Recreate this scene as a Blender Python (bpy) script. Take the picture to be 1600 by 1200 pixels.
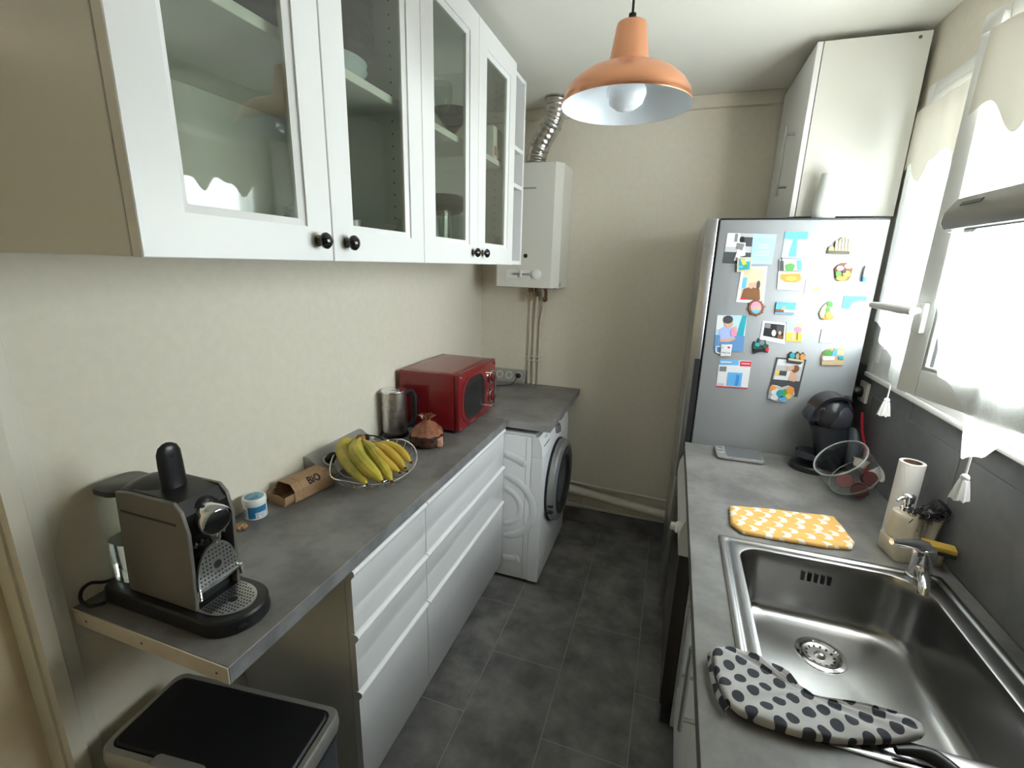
import bpy, bmesh, math, random
from mathutils import Vector, Matrix
random.seed(7)
for _o in list(bpy.data.objects): bpy.data.objects.remove(_o)
SC = bpy.context.scene
COL = SC.collection
PI = math.pi

# ------------------------------------------------------------------ camera
YAW, PITCH, ROLL, FPX = -0.3230, -0.2529, 0.0278, 728.0
CAMLOC = Vector((1.1439, 0.0, 1.6726))
_f = Vector((math.sin(YAW)*math.cos(PITCH), math.cos(YAW)*math.cos(PITCH), math.sin(PITCH)))
_r = Vector((math.cos(YAW), -math.sin(YAW), 0)); _u = _r.cross(_f)
_r, _u = _r*math.cos(ROLL)+_u*math.sin(ROLL), -_r*math.sin(ROLL)+_u*math.cos(ROLL)
cam = bpy.data.cameras.new('camera'); camo = bpy.data.objects.new('camera', cam); COL.objects.link(camo)
cam.sensor_width = 36; cam.lens = FPX/1600*36; cam.clip_start = 0.02
camo.matrix_world = Matrix(((_r.x, _u.x, -_f.x, CAMLOC.x), (_r.y, _u.y, -_f.y, CAMLOC.y), (_r.z, _u.z, -_f.z, CAMLOC.z), (0, 0, 0, 1)))
SC.camera = camo

# ------------------------------------------------------------------ world, daylight through the window
w = bpy.data.worlds.new('overcast_sky'); SC.world = w; w.use_nodes = True
bgn = w.node_tree.nodes['Background']
bgn.inputs['Color'].default_value = (0.955, 0.985, 1.02, 1)
bgn.inputs['Strength'].default_value = 6.0
SC.view_settings.view_transform = 'Standard'; SC.view_settings.look = 'None'
SC.view_settings.exposure = 1.95; SC.cycles.transparent_max_bounces = 24; SC.view_settings.gamma = 1.0; SC.view_settings.use_curve_mapping = False
pl = bpy.data.lights.new('window_portal', 'AREA'); pl.shape = 'RECTANGLE'; pl.size = 0.97; pl.size_y = 1.30; pl.cycles.is_portal = True
plo = bpy.data.objects.new('window_portal', pl); COL.objects.link(plo)
plo.location = (2.10, 1.50, 1.795); plo.rotation_euler = (0, PI/2, 0)

# ------------------------------------------------------------------ pixel -> point on a known plane (1600x1200 frame)
def ray(px, py): return (px-800)/FPX*_r - (py-600)/FPX*_u + _f
def UX(px, py, x): d = ray(px, py); return CAMLOC + d*((x-CAMLOC.x)/d.x)
def UY(px, py, y): d = ray(px, py); return CAMLOC + d*((y-CAMLOC.y)/d.y)
def UZ(px, py, z): d = ray(px, py); return CAMLOC + d*((z-CAMLOC.z)/d.z)

# ------------------------------------------------------------------ materials
MATS = {}
def mat(name, col, rough=0.5, metal=0.0, noise=None, bump=None, spec=0.5, trans=0.0, ior=1.45, coat=0.0, alpha=1.0, sheen=0.0):
    """noise=(scale, amount[, colour2, detail]) mottles the colour; bump=(scale, strength)"""
    if name in MATS: return MATS[name]
    m = bpy.data.materials.new(name); m.use_nodes = True; nt = m.node_tree; N = nt.nodes; L = nt.links
    b = N['Principled BSDF']
    c = (col[0], col[1], col[2], 1)
    b.inputs['Base Color'].default_value = c; b.inputs['Roughness'].default_value = rough
    b.inputs['Metallic'].default_value = metal; b.inputs['Specular IOR Level'].default_value = spec
    b.inputs['Transmission Weight'].default_value = trans; b.inputs['IOR'].default_value = ior
    b.inputs['Coat Weight'].default_value = coat; b.inputs['Coat Roughness'].default_value = 0.08
    b.inputs['Alpha'].default_value = alpha; b.inputs['Sheen Weight'].default_value = sheen
    tc = None
    if noise or bump: tc = N.new('ShaderNodeTexCoord')
    if noise:
        n = N.new('ShaderNodeTexNoise'); n.inputs['Scale'].default_value = noise[0]; n.inputs['Detail'].default_value = noise[3] if len(noise) > 3 else 5
        n.inputs['Roughness'].default_value = 0.6
        L.new(tc.outputs['Object'], n.inputs['Vector'])
        r = N.new('ShaderNodeValToRGB'); r.color_ramp.elements[0].position = 0.37; r.color_ramp.elements[1].position = 0.63
        a = noise[1]; c2 = noise[2] if len(noise) > 2 and noise[2] else tuple(min(1, x*(1+a)) for x in col)
        r.color_ramp.elements[0].color = (col[0]*(1-a), col[1]*(1-a), col[2]*(1-a), 1) if not (len(noise) > 2 and noise[2]) else c
        r.color_ramp.elements[1].color = (c2[0], c2[1], c2[2], 1)
        L.new(n.outputs['Fac'], r.inputs['Fac']); L.new(r.outputs['Color'], b.inputs['Base Color'])
    if bump:
        n2 = N.new('ShaderNodeTexNoise'); n2.inputs['Scale'].default_value = bump[0]; n2.inputs['Detail'].default_value = 4
        L.new(tc.outputs['Object'], n2.inputs['Vector'])
        bp = N.new('ShaderNodeBump'); bp.inputs['Strength'].default_value = bump[1]; bp.inputs['Distance'].default_value = 0.002
        L.new(n2.outputs['Fac'], bp.inputs['Height']); L.new(bp.outputs['Normal'], b.inputs['Normal'])
    MATS[name] = m; return m

def brushed(name, col, rough, scale=(400, 4, 4), amt=0.12, metal=1.0):
    m = mat(name, col, rough, metal); nt = m.node_tree; N = nt.nodes; L = nt.links
    tc = N.new('ShaderNodeTexCoord'); mp = N.new('ShaderNodeMapping'); mp.inputs['Scale'].default_value = scale
    n = N.new('ShaderNodeTexNoise'); n.inputs['Scale'].default_value = 1.0; n.inputs['Detail'].default_value = 3
    L.new(tc.outputs['Object'], mp.inputs['Vector']); L.new(mp.outputs['Vector'], n.inputs['Vector'])
    mr = N.new('ShaderNodeMapRange'); mr.inputs['To Min'].default_value = rough-amt; mr.inputs['To Max'].default_value = rough+amt
    L.new(n.outputs['Fac'], mr.inputs['Value']); L.new(mr.outputs['Result'], N['Principled BSDF'].inputs['Roughness'])
    return m

def clear_glass(name, tint=(0.95, 1, 0.98), refl=1.0, rough=0.0):
    """thin pane: transparent + mirror by Fresnel"""
    if name in MATS: return MATS[name]
    m = bpy.data.materials.new(name); m.use_nodes = True; nt = m.node_tree; N = nt.nodes; L = nt.links
    N.remove(N['Principled BSDF']); out = N['Material Output']
    t = N.new('ShaderNodeBsdfTransparent'); t.inputs['Color'].default_value = (*tint, 1)
    g = N.new('ShaderNodeBsdfGlossy'); g.inputs['Roughness'].default_value = rough; g.inputs['Color'].default_value = (refl, refl, refl, 1)
    fr = N.new('ShaderNodeFresnel'); ge = N.new('ShaderNodeNewGeometry')      # same reflectance on entering and leaving a thin pane
    ii = N.new('ShaderNodeMapRange'); ii.inputs['To Min'].default_value = 1.5; ii.inputs['To Max'].default_value = 1/1.5
    L.new(ge.outputs['Backfacing'], ii.inputs['Value']); L.new(ii.outputs['Result'], fr.inputs['IOR'])
    mx = N.new('ShaderNodeMixShader')
    L.new(fr.outputs['Fac'], mx.inputs['Fac']); L.new(t.outputs['BSDF'], mx.inputs[1]); L.new(g.outputs['BSDF'], mx.inputs[2])
    L.new(mx.outputs['Shader'], out.inputs['Surface']); MATS[name] = m; return m

def cloth(name, col, t_transparent, t_translucent, scale=220):
    """woven net: part see-through, part light-passing, part diffuse"""
    m = bpy.data.materials.new(name); m.use_nodes = True; nt = m.node_tree; N = nt.nodes; L = nt.links
    N.remove(N['Principled BSDF']); out = N['Material Output']
    d = N.new('ShaderNodeBsdfDiffuse'); d.inputs['Color'].default_value = (*col, 1)
    tl = N.new('ShaderNodeBsdfTranslucent'); tl.inputs['Color'].default_value = (*col, 1)
    tp = N.new('ShaderNodeBsdfTransparent')
    m1 = N.new('ShaderNodeMixShader'); m1.inputs['Fac'].default_value = t_translucent
    L.new(d.outputs[0], m1.inputs[1]); L.new(tl.outputs[0], m1.inputs[2])
    m2 = N.new('ShaderNodeMixShader')
    tc = N.new('ShaderNodeTexCoord'); n = N.new('ShaderNodeTexNoise'); n.inputs['Scale'].default_value = scale
    mr = N.new('ShaderNodeMapRange'); mr.inputs['To Min'].default_value = t_transparent*0.65; mr.inputs['To Max'].default_value = t_transparent*1.35
    L.new(tc.outputs['Object'], n.inputs['Vector']); L.new(n.outputs['Fac'], mr.inputs['Value']); L.new(mr.outputs['Result'], m2.inputs['Fac'])
    L.new(m1.outputs[0], m2.inputs[1]); L.new(tp.outputs[0], m2.inputs[2]); L.new(m2.outputs[0], out.inputs['Surface'])
    MATS[name] = m; return m

def pattern(name, base, ink, kind, scale, rot, rough=0.85):
    m = mat(name, base, rough, bump=(900, 0.15)); nt = m.node_tree; N = nt.nodes; L = nt.links
    tc = N.new('ShaderNodeTexCoord'); mp = N.new('ShaderNodeMapping'); mp.inputs['Rotation'].default_value = (0, 0, rot); mp.inputs['Scale'].default_value = (scale, scale, 0.0001)
    L.new(tc.outputs['Object'], mp.inputs['Vector'])
    def vor(vec, th, rnd):
        v = N.new('ShaderNodeTexVoronoi'); v.voronoi_dimensions = '2D'; v.inputs['Scale'].default_value = 1; v.inputs['Randomness'].default_value = rnd
        L.new(vec, v.inputs['Vector']); c = N.new('ShaderNodeMath'); c.operation = 'LESS_THAN'; c.inputs[1].default_value = th
        L.new(v.outputs['Distance'], c.inputs[0]); return c.outputs[0]
    if kind == 'dots':
        fac = vor(mp.outputs['Vector'], 0.34, 0.12)
    else:
        a = vor(mp.outputs['Vector'], 0.40, 0.35)
        sh = N.new('ShaderNodeVectorMath'); sh.operation = 'ADD'; sh.inputs[1].default_value = (0.32, 0.16, 0)
        L.new(mp.outputs['Vector'], sh.inputs[0]); b2 = vor(sh.outputs[0], 0.34, 0.35)
        s = N.new('ShaderNodeMath'); s.operation = 'SUBTRACT'; s.use_clamp = True; L.new(a, s.inputs[0]); L.new(b2, s.inputs[1]); fac = s.outputs[0]
    mx = N.new('ShaderNodeMix'); mx.data_type = 'RGBA'; mx.inputs[6].default_value = (*base, 1); mx.inputs[7].default_value = (*ink, 1)
    L.new(fac, mx.inputs[0]); L.new(mx.outputs[2], N['Principled BSDF'].inputs['Base Color']); return m

WALL = mat('cream_wallpaper', (0.76, 0.71, 0.60), 0.75, noise=(35, 0.02), bump=(260, 0.12))
CEIL = mat('ceiling_paint', (0.80, 0.785, 0.71), 0.85, noise=(3, 0.012))
LAM = mat('grey_stone_laminate', (0.125, 0.120, 0.115), 0.38, noise=(7, 0.0, (0.225, 0.217, 0.208), 9), bump=(300, 0.06))
LAMEDGE = mat('laminate_edge_band', (0.20, 0.20, 0.205), 0.4, noise=(14, 0.2))
RAWEDGE = mat('cream_edge_strip', (0.62, 0.55, 0.46), 0.5, noise=(20, 0.05))
FTILE = [mat('floor_tile_%d' % i, (0.105+0.008*i, 0.101+0.008*i, 0.099+0.008*i), 0.42, noise=(5.5+i, 0.0, (0.23+0.01*i, 0.222+0.01*i, 0.216+0.01*i), 8), bump=(120, 0.1)) for i in range(3)]
GROUT = mat('grey_grout', (0.30, 0.29, 0.275), 0.8)
WTILE = mat('slate_wall_tile', (0.13, 0.132, 0.138), 0.34, noise=(4, 0.0, (0.205, 0.207, 0.214), 8))
WHITE = mat('white_foil', (0.83, 0.83, 0.82), 0.32)
GLOSS = mat('gloss_white_front', (0.84, 0.84, 0.85), 0.10, coat=0.3)
CREAMW = mat('cream_white_panel', (0.74, 0.725, 0.67), 0.55)
INSIDE = mat('cabinet_inside_white', (0.78, 0.77, 0.74), 0.45)
BLACK = mat('black_plastic', (0.012, 0.012, 0.013), 0.32)
MATTEBLK = mat('matte_black', (0.01, 0.01, 0.011), 0.6)
CHROME = mat('chrome', (0.82, 0.83, 0.85), 0.06, 1.0)
STEEL = brushed('brushed_steel', (0.52, 0.50, 0.48), 0.30, (6, 6, 300), 0.08)
SINKM = mat('sink_steel', (0.36, 0.355, 0.35), 0.26, 1.0)
ALU = mat('satin_aluminium', (0.55, 0.55, 0.54), 0.38, 1.0)
GREYPL = mat('grey_plastic', (0.30, 0.30, 0.29), 0.4)
PVC = mat('white_pvc', (0.80, 0.80, 0.77), 0.35)
PANE = clear_glass('cabinet_glass', (0.82, 0.85, 0.80))
WINGLASS = clear_glass('window_glass', (0.97, 1, 0.99))
CLEAR = clear_glass('clear_tableware', (0.90, 0.93, 0.92))
NET = cloth('white_net', (0.93, 0.95, 0.94), 0.34, 0.6)
LINEN = cloth('ecru_linen', (0.62, 0.58, 0.49), 0.0, 0.07, 500)
COPPER = mat('copper', (0.86, 0.41, 0.24), 0.30, 1.0)
ENAMEL = mat('white_enamel', (0.80, 0.84, 0.88), 0.25)
RED = mat('red_enamel', (0.20, 0.010, 0.014), 0.22, coat=0.3)
DUCT = mat('crinkled_foil', (0.62, 0.60, 0.57), 0.24, 1.0, bump=(60, 0.5))
PIPE = mat('painted_pipe', (0.70, 0.66, 0.56), 0.45)
BRASS = mat('old_brass', (0.26, 0.17, 0.09), 0.4, 0.9)
CERAM = mat('white_ceramic', (0.82, 0.81, 0.78), 0.28)

# ------------------------------------------------------------------ mesh builder
class G:
    def __init__(s): s.bm = bmesh.new()
    def _merge(s, t):
        me = bpy.data.meshes.new('tmp'); t.to_mesh(me); t.free(); s.bm.from_mesh(me); bpy.data.meshes.remove(me); return s
    def box(s, x0, x1, y0, y1, z0, z1, bev=0.0, seg=2, M=None):
        t = bmesh.new(); bmesh.ops.create_cube(t, size=1)
        for v in t.verts: v.co = Vector(((x0+x1)/2+v.co.x*(x1-x0), (y0+y1)/2+v.co.y*(y1-y0), (z0+z1)/2+v.co.z*(z1-z0)))
        if bev: bmesh.ops.bevel(t, geom=list(t.edges), offset=bev, segments=seg, profile=0.5, affect='EDGES')
        if M: t.transform(M)
        return s._merge(t)
    def loft(s, rings, closed=True, cap0=True, cap1=True):
        R = [[s.bm.verts.new(p) for p in r] for r in rings]; n = len(R[0])
        for a, b in zip(R, R[1:]):
            for i in range(n if closed else n-1):
                j = (i+1) % n
                s.bm.faces.new((a[i], a[j], b[j], b[i]))
        if cap0: s.bm.faces.new(list(reversed(R[0])))
        if cap1: s.bm.faces.new(R[-1])
        return s
    def lathe(s, prof, c=(0, 0, 0), ax=(0, 0, 1), n=32, sx=1, cap0=True, cap1=True):
        q = Vector((0, 0, 1)).rotation_difference(Vector(ax).normalized()).to_matrix(); c = Vector(c)
        return s.loft([[c+q@Vector((r*math.cos(2*PI*i/n)*sx, r*math.sin(2*PI*i/n), z)) for i in range(n)] for r, z in prof], True, cap0, cap1)
    def cyl(s, p0, p1, r0, r1=None, n=20):
        p0 = Vector(p0); p1 = Vector(p1); d = p1-p0; r1 = r0 if r1 is None else r1
        return s.lathe([(r0, 0), (r1, d.length)], p0, d, n)
    def tube(s, pts, r, n=8, closed=False):
        P = [Vector(p) for p in pts]; m = len(P); rings = []; up = None
        for i in range(m):
            if closed: t = (P[(i+1) % m]-P[i-1]).normalized()
            else: t = (P[min(i+1, m-1)]-P[max(i-1, 0)]).normalized()
            if up is None: up = t.orthogonal().normalized()
            else: up = (up - t*up.dot(t)); up = up.normalized() if up.length > 1e-6 else t.orthogonal().normalized()
            b = t.cross(up); rr = r[i] if isinstance(r, (list, tuple)) else r
            rings.append([P[i]+rr*(up*math.cos(2*PI*k/n)+b*math.sin(2*PI*k/n)) for k in range(n)])
        if closed: rings.append(rings[0]); return s.loft(rings, True, False, False)
        return s.loft(rings)
    def prism(s, poly, axis, a0, a1):
        def P(u, v, a): return {'x': (a, u, v), 'y': (u, a, v), 'z': (u, v, a)}[axis]
        return s.loft([[P(u, v, a0) for u, v in poly], [P(u, v, a1) for u, v in poly]])
    def sphere(s, c, r, sc=(1, 1, 1), seg=20, M=None):
        t = bmesh.new(); bmesh.ops.create_uvsphere(t, u_segments=seg, v_segments=max(8, seg//2), radius=r)
        for v in t.verts: v.co = Vector((v.co.x*sc[0], v.co.y*sc[1], v.co.z*sc[2]))
        if M: t.transform(M)
        for v in t.verts: v.co += Vector(c)
        return s._merge(t)
    def sheet(s, grid, th=0.0):
        R = [[s.bm.verts.new(p) for p in row] for row in grid]
        for a, b in zip(R, R[1:]):
            for i in range(len(a)-1): s.bm.faces.new((a[i], a[i+1], b[i+1], b[i]))
        if th: bmesh.ops.solidify(s.bm, geom=list(s.bm.faces), thickness=th)
        return s
    def face(s, pts): s.bm.faces.new([s.bm.verts.new(p) for p in pts]); return s
    def build(s, name, m, parent=None, smooth=35, kind=None, label=None, world=False):
        bmesh.ops.remove_doubles(s.bm, verts=list(s.bm.verts), dist=1e-6)
        bmesh.ops.recalc_face_normals(s.bm, faces=list(s.bm.faces))
        me = bpy.data.meshes.new(name)
        root = parent
        while root is not None and root.parent is not None: root = root.parent
        if root is not None and world:
            s.bm.transform((Matrix.Translation(root.location) @ root.rotation_euler.to_matrix().to_4x4()).inverted())
        s.bm.to_mesh(me); s.bm.free()
        if smooth:
            me.shade_smooth(); me.set_sharp_from_angle(angle=math.radians(smooth))
        me.materials.append(m)
        o = bpy.data.objects.new(name, me); COL.objects.link(o)
        if parent is not None: o.parent = parent
        if kind: o['kind'] = kind
        if label: o['label'] = label
        return o

def tag(o, label, cat, group=None):
    o['label'] = label; o['category'] = cat
    if group: o['group'] = group
    return o
def thing(name, label, cat, loc=(0, 0, 0), rz=0.0, group=None):
    o = bpy.data.objects.new(name, None); COL.objects.link(o); o.empty_display_size = 0.05
    o.location = loc; o.rotation_euler = (0, 0, rz); return tag(o, label, cat, group)
def recenter(o):
    """put a single-mesh thing's origin at its base"""
    vs = [v.co for v in o.data.vertices]; mn = Vector([min(v[i] for v in vs) for i in range(3)]); mx = Vector([max(v[i] for v in vs) for i in range(3)])
    c = Vector(((mn.x+mx.x)/2, (mn.y+mx.y)/2, mn.z)); o.data.transform(Matrix.Translation(-c)); o.location = c; return o
def struct(o): o['kind'] = 'structure'; return o
def text(body, size, m, parent, M, name='lettering', ext=0.0002, xs=1.0, bold=0.0):
    """raised or printed lettering; M maps text plane (x right, y up) to root space"""
    cu = bpy.data.curves.new('txt', 'FONT'); cu.body = body; cu.size = size; cu.extrude = ext; cu.align_x = 'CENTER'; cu.align_y = 'CENTER'; cu.resolution_u = 2; cu.offset = bold
    t = bpy.data.objects.new('txt', cu); COL.objects.link(t); bpy.context.view_layer.update()
    me = bpy.data.meshes.new_from_object(t.evaluated_get(bpy.context.evaluated_depsgraph_get()))
    bpy.data.objects.remove(t); bpy.data.curves.remove(cu)
    me.transform(M @ Matrix.Diagonal((xs, 1, 1, 1))); me.materials.clear(); me.materials.append(m); me.name = name
    o = bpy.data.objects.new(name, me); COL.objects.link(o); o.parent = parent; return o
def frame_M(o, x, y):
    """matrix whose text x-axis = x, y-axis = y, origin o"""
    x = Vector(x).normalized(); z = x.cross(Vector(y)).normalized(); y = z.cross(x); o = Vector(o)
    return Matrix(((x.x, y.x, z.x, o.x), (x.y, y.y, z.y, o.y), (x.z, y.z, z.z, o.z), (0, 0, 0, 1)))
def rrect(x0, x1, y0, y1, r, z, n=6):
    if not isinstance(r, (list, tuple)): r = [r]*4          # corners: (x1,y0),(x1,y1),(x0,y1),(x0,y0)
    C = [(x1-r[0], y0+r[0], -PI/2, r[0]), (x1-r[1], y1-r[1], 0, r[1]), (x0+r[2], y1-r[2], PI/2, r[2]), (x0+r[3], y0+r[3], PI, r[3])]
    return [Vector((cx+q*math.cos(a+PI/2*i/n), cy+q*math.sin(a+PI/2*i/n), z)) for cx, cy, a, q in C for i in range(n+1)]
def swap(pts, mode):
    """re-orient rrect loops: 'yz' -> (x=z value, y=x, z=y); 'xz' -> (x, y=z value, z=y)"""
    return [Vector((p.z, p.x, p.y)) if mode == 'yz' else Vector((p.x, p.z, p.y)) for p in pts]

# key planes
XL, XR, YB, YN, ZC = -0.025, 1.92, 2.83, -1.20, 2.524
WT = 0.92                                                   # worktop height

# ================================================================== SETTING
floor = struct(G().box(-0.2, 2.2, YN-0.1, YB+0.1, -0.06, -0.0008).build('floor', GROUT))
xs = [-0.36+0.3055*k for k in range(9)]; xs = [0.55+0.3075*(k-2) for k in range(8)]
for k in range(7):
    a, b = max(xs[k], XL), min(xs[k+1], XR)
    if b-a < 0.01: continue
    y = 1.00 if k % 2 == 0 else 1.30
    y -= 0.61*4
    while y < YB:
        y0, y1 = max(y, YN), min(y+0.61, YB); y += 0.61
        if y1-y0 < 0.02: continue
        g = 0.0018
        t = G().box(a+g, b-g, y0+g, y1-g, -0.012, 0.0, 0.0008, 1).build('tile', FTILE[random.randrange(3)], floor, smooth=0)
struct(G().box(-0.2, 2.3, YN-0.2, YB+0.2, ZC, ZC+0.12).build('ceiling', CEIL))
struct(G().box(XL-0.25, XR+0.2, YB, YB+0.12, -0.06, ZC).build('wall_back', WALL))
N0, N1, NZ0, NZ1 = 0.45, 1.10, 0.95, 2.10                    # unseen window added behind the camera to light the left cabinet's side
gn = G(); gn.box(XL-0.25, N0, YN-0.12, YN, -0.06, ZC); gn.box(N1, XR+0.2, YN-0.12, YN, -0.06, ZC); gn.box(N0, N1, YN-0.12, YN, -0.06, NZ0); gn.box(N0, N1, YN-0.12, YN, NZ1, ZC)
struct(gn.build('wall_near', WALL))
w2 = G()
for q_ in ((N0, N0+0.05, NZ0, NZ1), (N1-0.05, N1, NZ0, NZ1), (N0+0.05, N1-0.05, NZ0, NZ0+0.05), (N0+0.05, N1-0.05, NZ1-0.05, NZ1)): w2.box(q_[0], q_[1], YN-0.06, YN-0.002, q_[2], q_[3], 0.003)
w2 = struct(w2.build('added_fill_window', PVC))  # added opening, out of view, for fill light from behind
G().box(N0+0.048, N1-0.048, YN-0.034, YN-0.030, NZ0+0.048, NZ1-0.048).build('pane', WINGLASS, w2, smooth=0)
o = G().box(N0+0.01, N1-0.01, YN+0.004, YN+0.007, NZ0-0.03, NZ1+0.03).build('fill_window_blind', cloth('fill_blind_ochre', (0.84, 0.74, 0.54), 0.0, 0.25, 500), smooth=0); tag(recenter(o), 'unseen ochre blind added to dim and warm light from the added window', 'blind')  # blind added to weaken and warm the fill light
gl = G(); gl.box(XL-0.12, XL, 0.45, YB, -0.06, ZC); gl.box(XL-0.12, XL, YN, -0.42, -0.06, ZC); gl.box(XL-0.12, XL, -0.42, 0.45, 2.06, ZC)
wall_left = struct(gl.build('wall_left', WALL))
# right wall with the window opening
WY0, WY1, WZ0, WZ1 = 0.86, 2.155, 1.312, 2.285
gr = G(); gr.box(XR, XR+0.16, YN, WY0, -0.06, ZC); gr.box(XR, XR+0.16, WY1, YB, -0.06, ZC); gr.box(XR, XR+0.16, WY0, WY1, -0.06, WZ0); gr.box(XR, XR+0.16, WY0, WY1, WZ1, ZC)
wall_right = struct(gr.build('wall_right', WALL))
# slate wall tiles over the right worktop (two courses)
for z0, z1, off in ((WT+0.001, 1.215, 0.27), (1.218, 1.31, 0.57)):
    y = off-0.6
    while y < YB-0.02:
        y0, y1 = max(y, -0.2), min(y+0.6, 2.83); y += 0.603
        G().box(XR-0.009, XR+0.002, y0+0.0012, y1-0.0012, z0, z1, 0.0008, 1).build('tile', WTILE, wall_right, smooth=0)
G().box(XR-0.006, XR+0.002, -0.2, 2.83, WT, 1.31).build('grout_bed', GROUT, wall_right)
# boxed strip under the ceiling on the back wall
struct(G().box(XL, XR, YB-0.02, YB, 2.463, ZC, 0.002, 1).build('trim_1', WALL))
# tiled skirting on the back wall
bb = struct(G().box(XL, XR, YB-0.006, YB, 0, 0.1).build('baseboard_back', GROUT))
for x0 in (0.25, 0.56, 0.867, 1.17, 1.478):
    G().box(x0+0.001, x0+0.306, YB-0.011, YB-0.004, 0.001, 0.1, 0.001, 1).build('tile', FTILE[1], bb, smooth=0)
# door in the left wall, its casing beside the worktop end
CAS = mat('cream_casing_paint', (0.74, 0.70, 0.60), 0.45)
WOODD = mat('warm_varnished_door', (0.80, 0.67, 0.48), 0.45, noise=(9, 0.05))
dr = struct(G().box(XL-0.09, XL-0.05, -0.41, 0.44, 0.005, 2.05, 0.003, 1).build('door_1', WOODD))
for ja, jb in ((0.435, 0.452), (-0.422, -0.41)): G().box(XL-0.12, XL, ja, jb, 0, 2.06).build('jamb', CAS, dr)
G().prism([(XL, 0.44), (XL+0.022, 0.442), (XL+0.024, 0.468), (XL+0.012, 0.476), (XL+0.010, 0.500), (XL, 0.505)], 'z', 0, 2.12).build('casing', CAS, dr, smooth=0)
G().prism([(XL, -0.41), (XL+0.022, -0.412), (XL+0.024, -0.438), (XL+0.012, -0.446), (XL, -0.475)], 'z', 0, 2.12).build('casing', CAS, dr, smooth=0)
hd = G().cyl((XL-0.05, -0.33, 1.0), (XL-0.005, -0.33, 1.0), 0.01).tube([(XL-0.008, -0.33, 1.0), (XL-0.006, -0.24, 1.0)], 0.009).build('door_handle', ALU, dr)

# ---------------------------------------------------------------- window
XF = XR-0.022                                               # inner face of the fixed frame
def ring_frame(g, y0, y1, z0, z1, wd, x0, x1, bev=0.004):
    g.box(x0, x1, y0, y0+wd, z0, z1, bev); g.box(x0, x1, y1-wd, y1, z0, z1, bev)
    g.box(x0, x1, y0+wd, y1-wd, z0, z0+wd, bev); g.box(x0, x1, y0+wd, y1-wd, z1-wd, z1, bev); return g
win = struct(ring_frame(G(), WY0-0.02, WY1+0.01, WZ0-0.012, WZ1+0.012, 0.055, XF, XR+0.06).build('window_1', PVC))
# far sash, closed
FS0, FS1 = 1.505, WY1-0.035
fsash = ring_frame(G(), FS0, FS1, WZ0+0.035, WZ1-0.03, 0.062, XF-0.004, XR+0.045).build('sash', PVC, win)
G().box(XR+0.018, XR+0.024, FS0+0.06, FS1-0.06, WZ0+0.095, WZ1-0.09).build('pane', WINGLASS, fsash, smooth=0)
# near sash, ajar: hinged at y=0.9, swung about 15 degrees into the room
HX, HY, SW = XF, 0.895, 0.615
ang = math.radians(14.7)
def SP(s, z, off=0.0):
    """point on the ajar sash: s along from hinge, off = towards the room"""
    return Vector((HX - s*math.sin(ang) - off*math.cos(ang), HY + s*math.cos(ang) - off*math.sin(ang), z))
MS = Matrix.Translation((HX, HY, 0)) @ Matrix.Rotation(ang, 4, 'Z')
SZ0, SZ1 = 1.372, 2.240
g = G()
for a in ((0.0, 0.052, SZ0, SZ1, 0.066), ):
    g.box(-0.004, 0.030, 0, 0.066, SZ0, SZ1, 0.005, 2, MS); g.box(-0.004, 0.030, SW-0.066, SW, SZ0, SZ1, 0.005, 2, MS)
    g.box(-0.004, 0.030, 0.066, SW-0.066, SZ0, SZ0+0.07, 0.005, 2, MS); g.box(-0.004, 0.030, 0.066, SW-0.066, SZ1-0.066, SZ1, 0.005, 2, MS)
nsash = g.build('sash', PVC, win, label='sash standing ajar, hinged beside the cooker hood')
G().box(0.02, 0.026, 0.06, SW-0.06, SZ0+0.06, SZ1-0.06, 0, 1, MS).build('pane', WINGLASS, nsash, smooth=0)
# glazing bead
g = G()
for a in (0.066, SW-0.074): g.box(-0.001, 0.01, a, a+0.008, SZ0+0.07, SZ1-0.066, 0.001, 1, MS)
g.box(-0.001, 0.01, 0.066, SW-0.066, SZ0+0.07, SZ0+0.078, 0.001, 1, MS)
g.build('glazing_bead', mat('grey_gasket', (0.45, 0.46, 0.45), 0.5), nsash)
# lever handle on the sash stile, turned level
hz = 1.585
g = G(); g.box(-0.018, -0.003, SW-0.05, SW-0.018, hz-0.055, hz+0.02, 0.004, 2, MS)
g.cyl(SP(SW-0.034, hz, 0.01), SP(SW-0.034, hz, 0.05), 0.009)
g.tube([SP(SW-0.06, hz, 0.05), SP(SW-0.02, hz+0.001, 0.052), SP(SW+0.09, hz+0.004, 0.052)], [0.010, 0.011, 0.008], 10)
g.build('window_handle', mat('white_handle', (0.78, 0.78, 0.76), 0.25), nsash)
# stay block at the top corner of the sash
G().box(-0.02, -0.003, SW-0.07, SW-0.02, SZ1-0.05, SZ1-0.02, 0.004, 2, MS).build('curtain_hook', PVC, nsash)
# inner sill
struct(G().box(XR-0.03, XR+0.1, WY0, WY1, WZ0-0.03, WZ0-0.0125, 0.004).build('trim_2', PVC))

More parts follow.
